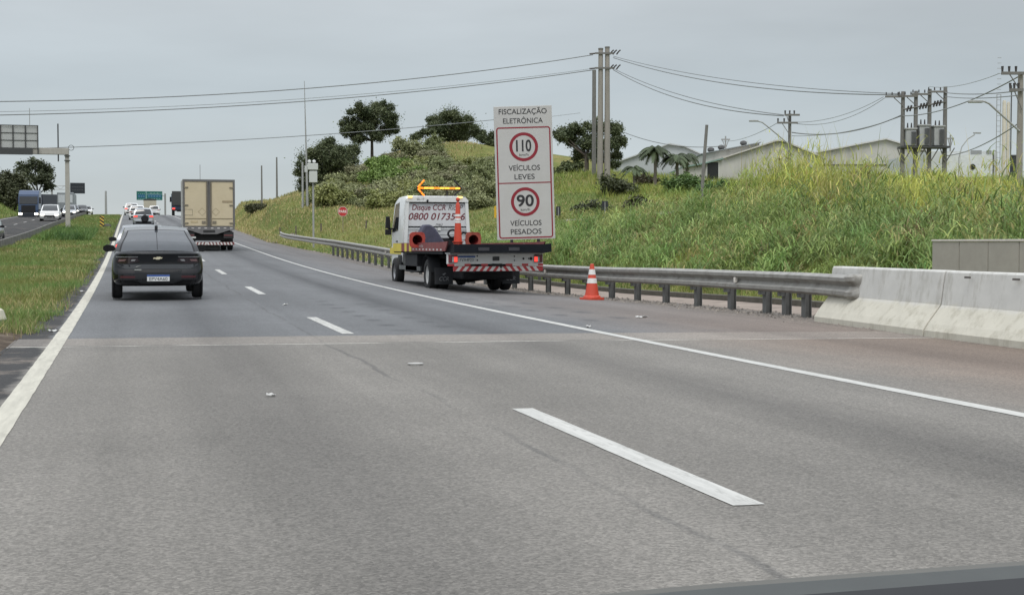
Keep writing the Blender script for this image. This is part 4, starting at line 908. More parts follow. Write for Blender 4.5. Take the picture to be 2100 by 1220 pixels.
for (px, py, D, wd, lab) in ((1488, 287, 150, 13, 'distant small T-shaped pole above the green-trimmed roof'), (1949, 285, 140, 10, 'distant small T-shaped pole above the white industrial box')):
    p = W(px, py, D); z0 = g(p.x, p.y); o = empty('utility_pole', (p.x, p.y, z0), -PSI, lab, 'utility pole'); MB().tube([(0, 0, 0), (0, 0, p.z-z0+.4)], .08, 6).build('pole_shaft', SBACK, o); MB().bx(-wd*.7*D/F, wd*.7*D/F, -.1, 0, p.z-z0-.05, p.z-z0+.1).build('crossarm', SBACK, o)
    for s_ in (-1, 1): MB().tube([(0, 0, p.z-z0-1.0), (s_*wd*.5*D/F, 0, p.z-z0)], .04, 5).build('brace', SBACK, o)
for (a, b_, sag, r, lab, m) in (
    ((1258, 116, Dp), (1850, 193, Dt), .55, .022, 'upper of three top lines between paired poles and transformer platform', WIRE), ((1258, 119, Dp), (1850, 195, Dt), .75, .03, 'middle of three top lines between paired poles and transformer platform', WIRE),
    ((1258, 141, Dp), (1607, 236, 75), .55, .025, 'upper line from the paired poles to the single concrete pole', WIRE), ((1258, 144, Dp), (1607, 238, 75), .75, .03, 'lower line from the paired poles to the single concrete pole', WIRE),
    ((1630, 251, 75), (1812, 199, Dt), .35, .018, 'upper rising line from the single concrete pole to transformers', WIREL), ((1634, 254, 75), (1815, 201, Dt), .5, .018, 'lower rising line from the single concrete pole to transformers', WIREL),
    ((1624, 272, 75), (1850, 236, Dt), .45, .03, 'thick slack cable between single concrete pole and transformers', WIRE), ((1624, 279, 75), (1850, 238, Dt), .3, .018, 'thin slack cable below the thick one left of transformers', WIREL),
    ((1850, 238, Dt), (2088, 158, 48), .35, .025, 'cable rising from transformers to the right edge pole', WIRE), ((1936, 190, Dt), (2088, 187, 48), .1, .022, 'upper level line between transformers and right edge pole', WIRE), ((1936, 198, Dt), (2088, 196, 48), .1, .018, 'lower level line between transformers and right edge pole', WIRE),
    ((1905, 178, Dt), (2050, 151, 48), .2, .014, 'faint upper line from transformers to right edge crossarm', WIREL), ((1936, 320, 74), (2085, 256, 48), .25, .022, 'slack service cable below the right lamp arm', WIRE),
    ((1280, 272, 118), (1480, 300, 110), .5, .03, 'low cable from the flat-topped tree towards the sheds', WIRE), ((1480, 290, 110), (1595, 252, 75), .3, .018, 'short line rising to the single concrete pole from left', WIREL),
    ((1110, 242, 125), (1190, 232, 125), .0, .02, 'short cable just right of the speed limit sign top', WIREL)):
    wire(W(*a), W(*b_), sag, r, lab, m)

# ------------------------------------------------------------------ industrial buildings
SHED = mat('shed_wall', (.50, .49, .455), .75, var=.06, scale=1.2, dirt=((.32, .31, .28), .8, .5, .8, (1, 1, .2))); SHEDG = mat('shed_grey', (.40, .42, .43), .6, var=.05); ROOFL = mat('shed_roof_pale', (.55, .545, .53), .55, var=.05)
ROOFD = mat('shed_roof_dark', (.22, .235, .235), .7); TRIM = mat('green_trim', (.20, .29, .255), .6); DARKW = mat('dark_opening', (.012, .013, .014), .4); BANDM = mat('plain_dark_grey', (.09, .09, .09), .7)  # dark roof grey lightened to stand in for haze
def gable(name, label, pts, D, depth, wall, roof, pb=392, extra=None):
    """front gable outline at picture spots, real prism running away from the road"""
    P = [W(px, py, D) for px, py in pts]; base = P[0].copy(); z0 = g(base.x, base.y)-.5
    o = empty(name, (base.x, base.y, z0), -PSI, label, 'warehouse')
    loc = [((px-pts[0][0])*D/F, p.z-z0) for (px, py), p in zip(pts, P)]
    poly = loc+[(loc[-1][0], 0), (loc[0][0], 0)]
    MB().prism(poly, 'y', 0, depth).build('wall', wall, o)
    rf = MB(); t = .14
    for (a, b_) in zip(loc[:-1], loc[1:]):
        rf.add([(a[0], -.35, a[1]+.01), (b_[0], -.35, b_[1]+.01), (b_[0], depth+.3, b_[1]+.01), (a[0], depth+.3, a[1]+.01), (a[0], -.35, a[1]+t), (b_[0], -.35, b_[1]+t), (b_[0], depth+.3, b_[1]+t), (a[0], depth+.3, a[1]+t)], [(3, 2, 1, 0), (4, 5, 6, 7), (0, 1, 5, 4), (1, 2, 6, 5), (2, 3, 7, 6), (3, 0, 4, 7)])
    rf.build('roof', roof, o)
    return o, (lambda px: (px-pts[0][0])*D/F), (lambda py: W(pts[0][0], py, D).z-z0)
gable('warehouse', 'pale grey gabled shed behind the palm trees', [(1270, 332), (1372, 297), (1405, 303), (1475, 335)], 150, 25, SHEDG, mat('shed_roof_grey', (.45, .46, .46), .6))
o, Q, H = gable('warehouse', 'low white shed with green eaves and dark window right of palms', [(1400, 345), (1440, 338), (1480, 328), (1482, 328)], 118, 10, SHED, TRIM)
MB().bx(Q(1450), Q(1473), -.06, -.02, H(370), H(333)).build('window', DARKW, o)
for x0_, x1_, y0_, y1_ in ((1448.5, 1450, 371.5, 331), (1473, 1474.5, 371.5, 331), (1450, 1473, 371.5, 370), (1450, 1473, 333, 331)): MB().bx(Q(x0_), Q(x1_), -.1, -.02, H(y0_), H(y1_)).build('window_frame', mat('window_frame_white', (.6, .6, .57), .5), o)
o, Q, H = gable('warehouse', 'cream gabled shed with roof fans behind the cane grass', [(1482, 326), (1590, 291), (1604, 291), (1680, 322)], 122, 30, SHED, mat('cream_roof', (.50, .48, .44), .6))
MB().prism([(Q(1448), H(313.5)), (Q(1568), H(290)), (Q(1568), H(370)), (Q(1448), H(370))], 'y', 2.6, 19).build('rear_wall', SHED, o); MB().prism([(Q(1445), H(313.5)), (Q(1570), H(289.5)), (Q(1570), H(287.5)), (Q(1445), H(311.5))], 'y', 2.2, 20).build('back_roof', ROOFD, o)
for px, py in ((1471, 306), (1493, 301), (1540, 292)):
    MB().lathe([(0, 0), (.2, 0), (.2, .1), (.33, .22), (.3, .42), (.12, .52), (0, .54)], 10, 'z', (Q(px), 4, H(py+2))).build('roof_fan', BANDM, o, smooth=True)
o, Q, H = gable('warehouse', 'wide pale gabled hall left of the transformer platform', [(1655, 318), (1815, 287), (1935, 322)], 128, 35, SHED, ROOFL)
MB().bx(Q(1655), Q(1935), -.08, -.02, H(340), H(337)).build('wall_band', BANDM, o)  # plain dark grey band across the wall
o, Q, H = gable('warehouse', 'pale roofed hall in the gap between the two big sheds', [(1640, 322), (1745, 300), (1840, 318)], 170, 30, SHEDG, ROOFL)
Dbx = 112
p = W(1940, 366, Dbx); z0 = g(p.x, p.y)-.5; bo = empty('factory_building', (p.x, p.y, z0), -PSI, 'boxy white factory block with round hole in its wall', 'building'); Q = lambda px: (px-1940)*Dbx/F; H = lambda py: W(1940, py, Dbx).z-z0
WBOX = mat('white_cladding', (.52, .54, .54), .6, var=.05, scale=1.0)
MB().bx(Q(1900), Q(2045), 0, 12, 0, H(311)).build('wall', WBOX, bo)
MB().bx(Q(1940), Q(2033), -.25, -.02, H(364), H(318)).build('white_panel', mat('bright_cladding', (.62, .64, .64), .6), bo)
MB().bx(Q(2033.5), Q(2035.5), -.3, -.02, H(364), H(316)).build('downpipe', BANDM, bo)
for a, c2 in ((1990, 2012), (2022, 2032)): MB().bx(Q(a), Q(c2), -.06, -.02, H(317), H(309)).build('vent_panel', mat('grey_vent', (.25, .26, .26), .6), bo)
MB().lathe([(0, -.02), (.24, -.02), (.24, .0), (0, 0)], 16, 'y', (Q(1992), -.27, H(343))).build('round_opening', DARKW, bo)
MB().bx(Q(2046), Q(2052), 1, 8, 0, H(308)).build('brown_annex', mat('brown_wall', (.13, .115, .10), .8), bo)
for px, w_, t_, lab in ((2057.5, 7.5, 211, 'left cream silo column with ladder behind the white factory'), (2066, 6.5, 214, 'right cream silo column behind the white factory'), ):
    p = W(px, 366, 105); z0 = g(p.x, p.y)-.5; o = empty('silo', (p.x, p.y, z0), -PSI, lab, 'silo', 'cream silo columns'); ht = W(px, t_, 105).z-z0; r2 = w_/2*105/F
    MB().lathe([(0, 0), (r2, 0), (r2, ht), (r2*.7, ht+.15), (0, ht+.15)], 14).build('shaft', mat('cream_paint', (.56, .52, .43), .6, var=.05), o, smooth=True)
    if px < 2060:
        mb = MB(); mb.bx(-r2-.22, -r2-.18, -.2, -.16, 0, ht+.6); mb.bx(-r2-.52, -r2-.48, -.2, -.16, 0, ht+.6)
        for k in range(26): mb.bx(-r2-.5, -r2-.2, -.19, -.17, .4*k+.3, .4*k+.33)
        mb.build('ladder', SBACK, o)
    else: MB().tube([(r2+.06, -.1, 0), (r2+.06, -.1, ht+1.4)], .05, 6).build('pipe', BANDM, o)
p = W(2082, 370, 100); z0 = g(p.x, p.y)-.4; o = empty('gate', (p.x, p.y, z0), -PSI, 'tall dark metal gate between silos and right edge pole', 'gate'); ht = W(2082, 318, 100).z-z0
MB().bx(-.36, .5, 0, .08, 0, ht).build('gate_leaf', mat('gate_dark', (.03, .033, .038), .5), o)
MB().bx(-.36, .5, -.05, -.01, ht*.5, ht*.54).build('gate_rail', BANDM, o); MB().bx(-.36, .5, -.05, -.01, ht-.08, ht).build('gate_rail', BANDM, o)
p = W(2030, 376, 95); z0 = g(p.x, p.y)-.3; o = MB().bx(-2.2, 4, 0, .2, 0, W(2030, 365, 95).z-z0).build('boundary_wall', mat('dark_wall', (.07, .07, .07), .9), None, loc=(p.x, p.y, z0)); o.rotation_euler = (0, 0, -PSI); tag(o, 'low dark boundary wall at the foot of the white factory', 'wall')

# ------------------------------------------------------------------ vehicles
RUB = mat('tyre_rubber', (.016, .016, .017), .85, var=.2, scale=20); RIM = mat('alloy_rim', (.30, .30, .31), .35, .8); GLASS = mat('dark_glass', (.012, .014, .016), .06, spec=.8); BLK = mat('black_plastic', (.012, .012, .014), .6, spec=.3)
GLASSG = mat('tinted_glass', (.05, .056, .064), .08, spec=.55, coat=.1)
REDL = mat('tail_lamp', (.25, .012, .015), .2, coat=.5); REDON = glow('tail_lamp_lit', (1, .07, .05), .85); WARM = glow('headlamp_lit', (1, .93, .78), 6); CHROME = mat('chrome', (.62, .62, .60), .2, .9); PLATE = mat('plate_white', (.62, .63, .63), .5, var=.02); PLBLUE = mat('plate_blue', (.03, .09, .32), .5); LAMPW = mat('clear_lamp', (.55, .56, .57), .15, coat=.4)
def wheel(parent, x, y, z, r, wd, side, twin=False, rim=RIM):
    h = wd/2
    o = MB().lathe([(r*.60, -h), (r*.88, -h), (r*.97, -h*.8), (r, -h*.4), (r, h*.4), (r*.97, h*.8), (r*.88, h), (r*.60, h)], 24, 'x', closed=True).build('wheel', RUB, parent, smooth=True, loc=(x, y, z))
    a = h*.75*side
    MB().lathe([(0, a), (r*.12, a), (r*.2, a*.8), (r*.5, a*.55), (r*.60, a*1.02), (r*.60, -a)], 20, 'x').build('rim', rim, o, smooth=True)
    return o
def plate(parent, x, y, z, s, wdt=.40, ht=.13, yaw=0.0, txt=True):
    o = MB().bx(-wdt/2, wdt/2, -.012, 0, -ht/2, ht/2).build('number_plate', PLATE, parent, loc=(x, y, z)); o.rotation_euler = (0, 0, yaw)
    MB().bx(-wdt/2, wdt/2, -.0145, -.0125, ht*.24, ht/2).build('blue_band', PLBLUE, o)
    if txt: text(s, 'lettering', SBLACK, o, (0, -.015, -ht*.38), ht*.48, wdt*.8)
    return o
STY = {
 'sedan': dict(prof=[(.50, 1.00, .84), (.72, 1.10, .79), (1.05, 1.26, .70), (1.36, 1.385, .645), (1.9, 1.455, .625), (2.4, 1.44, .64), (2.85, 1.28, .70), (3.3, 1.02, .82)], rw=(.35, 2.85), ww=(5.1, 6.9), belt=.93, hood=.12),
 'hatch': dict(prof=[(.14, .95, .84), (.22, 1.08, .79), (.38, 1.30, .69), (.55, 1.42, .64), (1.1, 1.475, .63), (1.9, 1.46, .64), (2.4, 1.28, .70), (2.95, 1.02, .82)], rw=(.5, 2.7), ww=(5.1, 6.8), belt=.93, hood=.10),
 'suv': dict(prof=[(.12, 1.02, .86), (.18, 1.15, .82), (.30, 1.42, .73), (.48, 1.58, .68), (1.1, 1.65, .67), (2.0, 1.62, .68), (2.5, 1.40, .74), (3.0, 1.10, .84)], rw=(.5, 2.7), ww=(5.1, 6.8), belt=1.02, hood=.08),
 'pickup': dict(prof=[(1.75, 1.03, .84), (1.78, 1.2, .80), (1.85, 1.45, .74), (1.98, 1.68, .69), (2.4, 1.75, .67), (2.9, 1.72, .68), (3.4, 1.42, .74), (3.85, 1.10, .84)], rw=(.7, 2.7), ww=(5.1, 6.8), belt=1.05, hood=.06)}
def car(name, label, cat, loc, rz, paint, style='hatch', Lc=4.1, Wc=1.75, group=None, lit=False, headlit=False, front=False, wr=.31, glass=GLASS, scale=1.0, detail=False, lamp=True, pl=True, gc=.2):
    root = empty(name, loc, rz, label, cat, group); root.scale = (scale, scale, scale)
    S = STY[style]; hw = Wc/2; bz = S['belt']
    rows = [(gc, .86, .17, .22), (gc+.05, .93, .07, .10), (.40, .975, .01, .02), (.52, .99, .0, .0), (.60, 1.0, .03, .03), (.72, .995, .055, .06), (bz-.09, .97, .035, .12), (bz-.02, .94, .02, .25), (bz+.02, .90, .05, .32)]
    half = [(0, 0), (.35, .005), (.62, .025), (.80, .065), (.91, .125), (.975, .21), (1, .36)]
    P = []
    for (z, f, ri, fi) in rows:
        y0, y1 = ri, Lc-fi; loop = []
        seq = [(a*hw*f, y0+b_*.9) for a, b_ in half]+[(hw*f, y0+(y1-y0)*t) for t in (.25, .4, .55, .7, .82)]+[(a*hw*f, y1-b_*1.15) for a, b_ in reversed(half)]
        full = seq+[(-x, y) for x, y in reversed(seq[1:-1])]
        for x, y in full:
            hz_ = S['hood']*max(0, min(1, (y-Lc*.68)/(Lc*.3)))*(max(0, z-.5)/(bz-.5))
            loop.append((x, y, z-hz_))
        P.append(loop)
    mb = MB(); n = len(P[0])
    for r_ in P: r_.append(r_[0])
    mb.grid(P); half_n = (n+2)//2; tp_ = P[-1]
    for i in range(half_n-1):
        a, b_, c2, d = tp_[i], tp_[i+1], tp_[(n-i-1) % n], tp_[(n-i) % n]
        if i == 0: mb.add([a, b_, c2], [(0, 1, 2)])
        elif i == half_n-2: mb.add([a, b_, d], [(0, 1, 2)])
        else: mb.add([a, b_, c2, d], [(0, 1, 2, 3)])
    mb.add([P[0][i] for i in range(n)], [tuple(range(n-1, -1, -1))])
    body = mb.build('body', paint, root, smooth=True)
    # cabin
    pr_ = list(S['prof']); pr_[0] = (pr_[0][0], bz-.03, pr_[0][2]+.01); pr_[-1] = (pr_[-1][0], bz-S['hood']*.5-.05, pr_[-1][2]); m = len(pr_); y_sc = Lc/4.1
    def cp(u): 
        u = max(0, min(m-1, u)); i = min(int(u), m-2); t = u-i
        # smooth catmull
        p0, p1, p2, p3 = pr_[max(i-1, 0)], pr_[i], pr_[i+1], pr_[min(i+2, m-1)]
        v = [0.5*((2*p1[k])+(-p0[k]+p2[k])*t+(2*p0[k]-5*p1[k]+4*p2[k]-p3[k])*t*t+(-p0[k]+3*p1[k]-3*p2[k]+p3[k])*t**3) for k in range(3)]
        return v[0]*y_sc, v[1], v[2]*hw*1.12
    def surf(u, v, off=0.0):
        y, z, h = cp(u); y2, z2, h2 = cp(u+.02) if u < m-1.03 else cp(u); y1_, z1_, h1 = cp(u-.02) if u > .03 else cp(u)
        ty, tz = y2-y1_, z2-z1_; l_ = math.hypot(ty, tz) or 1; ny, nz = -tz/l_, ty/l_
        bow = .05*v*v*(1 if u < m/2 else 1.4); sgn = 1 if u < m/2 else -1
        return (v*h, y+ny*off+bow*sgn*(abs(ny)), z+nz*off-bow*.5*abs(nz))
    us = np.linspace(0, m-1, 36); vs_l = np.linspace(-1, 1, 13)
    mb = MB(); mb.grid([[surf(u, v) for v in vs_l] for u in us])
    for s_ in (-1, 1):
        mb.grid([[(lambda a, b_, t: (a[0]+(b_[0]-a[0])*t, a[1]+(b_[1]-a[1])*t, a[2]+(b_[2]-a[2])*t))(surf(u, s_), (s_*hw*.90, surf(u, s_)[1], bz-.05), t) for t in (0, .5, 1)] for u in us])
    mb.build('cabin', paint, root, smooth=True)
    def win(nm, u0, u1, v1, g_, off=.006):
        o = MB().grid([[surf(u, v*(v1+(0.0)), off) for v in vs_l] for u in np.linspace(u0, u1, 12)]).build(nm, g_, root, smooth=True, fix=False); return o
    if detail: win('window_surround', S['rw'][0]-.1, S['rw'][1]+.12, .90, BLK, .003)
    win('rear_window', S['rw'][0], S['rw'][1], .86, glass); win('windscreen', S['ww'][0], S['ww'][1], .88, glass)
    for s_ in (-1, 1):
        g_ = []
        for u in np.linspace(1.6, m-1.8, 14):
            a = surf(u, s_); bx_ = s_*hw*.90; r_ = []
            for t in (.12, .5, .82):
                r_.append((a[0]+(bx_-a[0])*t+s_*.006, a[1], a[2]+(bz-.05-a[2])*t))
            g_.append(r_)
        MB().grid(g_).build('side_window', glass, root, smooth=True, fix=False)
        yw = [Lc*.19, Lc*.81]
        for y in yw:
            MB().lathe([(0, 0), (wr+.05, 0), (wr+.05, .004), (0, .004)], 24, 'x', (s_*hw*.972 if s_ > 0 else s_*hw*.972-.004, y, wr+.01)).build('wheel_arch', BLK, root)
            wheel(root, s_*(hw-.095), y, wr, wr, .205, s_)
        mo = MB(); mo.prism([(s_*(hw-.03), bz-.01), (s_*(hw+.14), bz-.03), (s_*(hw+.20), bz+.02), (s_*(hw+.19), bz+.09), (s_*(hw+.12), bz+.13), (s_*(hw-.02), bz+.11), (s_*(hw-.06), bz+.05)], 'y', Lc*.655-.06, Lc*.655+.08); mo.tube([(s_*(hw-.12), Lc*.66, bz+.02), (s_*(hw+.06), Lc*.655, bz+.05)], .03, 6)
        o = mo.build('mirror', BLK if not detail else paint, root, smooth=True)
    def fpt(x, z, off=.006, fr=False):      # point on rear/front face
        fx = abs(x)/(hw); k = np.interp(z, [r_[0] for r_ in rows], [r_[1] for r_ in rows]); ins = np.interp(z, [r_[0] for r_ in rows], [r_[3 if fr else 2] for r_ in rows])
        b_ = np.interp(fx/k, [h_[0] for h_ in half], [h_[1] for h_ in half])
        hz_ = S['hood']*(max(0, z-.5)/(bz-.5)) if fr else 0
        return (x, (Lc-ins-b_*1.15+off) if fr else (ins+b_*.9-off), z-hz_)
    def patch(nm, poly_top, poly_bot, m_, fr=False, off=.006, par=None):   # quads between two polylines (x, z)
        g_ = []
        for (x0, z0), (x1, z1) in zip(poly_top, poly_bot): g_.append([fpt(x0+(x1-x0)*t, z0+(z1-z0)*t, off, fr) for t in (0, .34, .67, 1)])
        return MB().grid(g_).build(nm, m_, par or root, smooth=True, fix=False)
    lx = lambda a, b_, n_=7: [a+(b_-a)*i/(n_-1) for i in range(n_)]
    if not detail:
        zc = bz-.12
        if lamp:
            for s_ in (-1, 1):
                patch('tail_lamp', [(s_*x, zc+.06) for x in lx(hw*.55, hw*.95)], [(s_*x, zc-.07) for x in lx(hw*.60, hw*.95)], REDON if lit else REDL)
                o = patch('headlamp', [(s_*x, .74) for x in lx(hw*.55, hw*.93)], [(s_*x, .62) for x in lx(hw*.50, hw*.93)], WARM if headlit else LAMPW, True)
        patch('bumper', [(x, .45) for x in lx(-hw*.9, hw*.9, 13)], [(x, .28) for x in lx(-hw*.88, hw*.88, 13)], BLK); patch('grille', [(x, .60) for x in lx(-hw*.5, hw*.5)], [(x, .34) for x in lx(-hw*.6, hw*.6)], BLK, True)
        if pl:
            plate(root, 0, fpt(0, .58)[1]-.002, .60, '', txt=False)
    return root, patch, fpt, lx, surf
def ground_at(X, Y): return float(road(X, Y))+.012
def rpos(X, D): Y = XY(X, D); return (X, Y, ground_at(X, Y))
def slope_rot(o, Y, X, flip=False):
    a = math.atan2(ground_at(X, Y+4)-ground_at(X, Y), 4); o.rotation_euler.x = -a if flip else a

# black saloon ahead
BPAINT = mat('black_paint', (.004, .005, .007), .2, .0, var=.1, scale=3, coat=.6, spec=.25)
Yc = 27.75; Xc = .55
sed, patch, fpt, lx, surf = car('sedan_car', 'black saloon car in the left lane just ahead with blue-topped plate', 'car', (Xc, Yc, ground_at(Xc, Yc+2)), R(.2), BPAINT, 'sedan', 4.45, 1.76, detail=True, wr=.305, glass=GLASSG, gc=.27)
slope_rot(sed, Yc, Xc)
for s_ in (-1, 1):
    l = patch('tail_lamp', [(s_*x, .835) for x in lx(.40, .80)], [(s_*x, z) for x, z in zip(lx(.36, .80), (.765, .74, .725, .715, .715, .72, .74))], mat('smoked_lamp', (.020, .012, .015), .15, coat=.8))
    patch('lamp_element', [(s_*x, .80) for x in lx(.60, .74)], [(s_*x, .76) for x in lx(.64, .76)], mat('lamp_dim', (.16, .10, .10), .25), off=.011, par=None)
    patch('lamp_element', [(s_*x, .80) for x in lx(.42, .50)], [(s_*x, .765) for x in lx(.45, .52)], mat('lamp_clear', (.26, .26, .27), .25), off=.011)
    patch('lamp_strip', [(s_*x, .853) for x in lx(.38, .80)], [(s_*x, .843) for x in lx(.39, .80)], mat('lip_pale_grey', (.30, .31, .32), .35, .2), off=.012)  # thin pale grey strip along the top of each lamp
    patch('reflector', [(s_*x, .475) for x in lx(.44, .72)], [(s_*x, .435) for x in lx(.44, .72)], mat('dark_reflector', (.07, .02, .025), .3), off=.008)
    patch('bumper_vent', [(s_*x, .60) for x in lx(.46, .76)], [(s_*x, z) for x, z in zip(lx(.40, .76), (.42, .405, .40, .40, .40, .40, .40))], mat('vent_black', (.010, .009, .012), .5), off=.003)
patch('diffuser', [(x, z) for x, z in zip(lx(-.74, .74, 13), (.385, .38, .375, .33, .31, .305, .305, .305, .31, .33, .375, .38, .385))], [(x, .275) for x in lx(-.7, .7, 13)], BLK, off=.006)
patch('bumper_panel', [(x, z) for x, z in zip(lx(-.46, .46, 11), (.50, .515, .52, .52, .52, .52, .52, .52, .52, .515, .50))], [(x, z) for x, z in zip(lx(-.46, .46, 11), (.40, .36, .325, .32, .315, .315, .315, .32, .325, .36, .40))], mat('bumper_grey', (.020, .022, .025), .4, coat=.3), off=.005)
patch('trunk_recess', [(x, .600) for x in lx(-.50, .50, 11)], [(x, z) for x, z in zip(lx(-.46, .46, 11), (.59, .565, .55, .545, .545, .545, .545, .545, .55, .565, .59))], mat('recess_black', (.006, .006, .007), .6), off=.004)
patch('trunk_panel', [(x, .70) for x in lx(-.78, .78, 13)], [(x, .615) for x in lx(-.62, .62, 13)], mat('trunk_painted_sheen', (.026, .029, .033), .4, .1, coat=.3), off=.004)  # lighter grey patch, reflection on the trunk face put into its colour
patch('trunk_lip', [(x, .905) for x in lx(-.62, .62, 13)], [(x, .885) for x in lx(-.66, .66, 13)], BPAINT, off=.03)
em = MB(); yb = fpt(0, .835)[1]-.012
em.prism([(-.085, .835), (-.03, .835), (-.03, .85), (.045, .85), (.045, .838), (.085, .838), (.07, .812), (.03, .812), (.03, .798), (-.045, .798), (-.045, .81), (-.10, .81)], 'y', yb-.006, yb+.012); em.build('emblem', mat('gold_emblem', (.66, .60, .44), .3, .4), sed)
MB().bx(-.45, -.32, fpt(-.4, .60)[1]-.012, fpt(-.4, .60)[1]-.006, .585, .607).build('badge', CHROME, sed); MB().prism([(-.43, .645), (-.34, .668), (-.33, .675), (-.40, .668), (-.43, .655)], 'y', fpt(-.4, .65)[1]-.012, fpt(-.4, .65)[1]-.005).build('badge', CHROME, sed)
plate(sed, 0, fpt(0, .43)[1]-.008, .435, 'EPV4A60', .43, .125)
a = surf(2.95, 0); MB().prism([(a[1]-.06, a[2]), (a[1]+.11, a[2]-.01), (a[1]+.0, a[2]+.085), (a[1]-.045, a[2]+.09)], 'x', -.03, .03).build('fin_antenna', BLK, sed, bevel=.01)
MB().tube([surf(u, 0, .008) for u in np.linspace(.45, 2.7, 8)], .006, 5).build('window_wire', BLK, sed)

SILV = mat('silver_paint', (.38, .40, .42), .3, .5, var=.05, coat=.7); WHITEC = mat('white_paint', (.70, .70, .69), .35, var=.03, coat=.6); GREYC = mat('grey_paint', (.17, .18, .20), .3, .4, var=.05, coat=.7); DKGREY = mat('graphite_paint', (.06, .065, .07), .3, .4, coat=.7)
def traffic(X, D, *a, flip=False, **k):
    x, y, z = rpos(X, D); o = car(*a[:3], (x, y, z), math.pi if flip else 0, *a[3:], **k)[0]; slope_rot(o, y, x, flip); return o
traffic(.42, 43.5, 'hatchback_car', 'grey hatchback in the left lane hidden ahead of the black saloon', 'car', GREYC, style='hatch', Lc=4.0, Wc=1.74, lit=True)
sv = traffic(1.25, 120, 'suv_car', 'silver compact car with dark spare wheel on its back', 'car', SILV, style='suv', Lc=4.2, Wc=1.76, lit=True)
MB().lathe([(0, -.16), (.26, -.16), (.33, -.1), (.33, .0), (0, .02)], 18, 'y', (.12, -.02, .72)).build('spare_wheel', BLK, sv, smooth=True)
traffic(.95, 155, 'suv_car', 'white car in the left lane ahead of the silver one', 'car', WHITEC, style='suv', Lc=4.3, Wc=1.85)
traffic(.45, 200, 'van', 'white van farthest ahead in the left lane near the crest', 'van', WHITEC, style='suv', Lc=4.6, Wc=1.95, scale=1.08, lit=True)
traffic(4.3, 236, 'pickup_truck', 'white pickup in the middle distance near the crest', 'pickup truck', WHITEC, style='pickup', Lc=5.2, Wc=1.85)
# oncoming
traffic(-8.0, 148, 'pickup_truck', 'white oncoming pickup beside the blue lorry with headlights on', 'pickup truck', WHITEC, style='suv', Lc=4.8, Wc=1.9, flip=True, headlit=True, scale=1.05)
traffic(-7.3, 178, 'hatchback_car', 'silver oncoming car with bright headlights behind the gantry column', 'car', SILV, style='hatch', flip=True, headlit=True)
traffic(-7.6, 196, 'hatchback_car', 'grey oncoming car with headlights just behind the silver one', 'car', GREYC, style='hatch', flip=True, headlit=True)
traffic(-6.95, 214, 'hatchback_car', 'graphite oncoming car without lights beyond the median grass', 'car', DKGREY, style='hatch', flip=True)
traffic(-6.7, 232, 'hatchback_car', 'pale oncoming car at the crest farthest along the median', 'car', WHITEC, style='sedan', flip=True)
o = traffic(-7.5, 76.5, 'hatchback_car', 'dark car at left picture edge, only its tail showing', 'car', DKGREY, style='hatch', flip=True)
o.location.x = lat(4, 76.5)-.87-2.9*0+0.0; o.location.y += 2

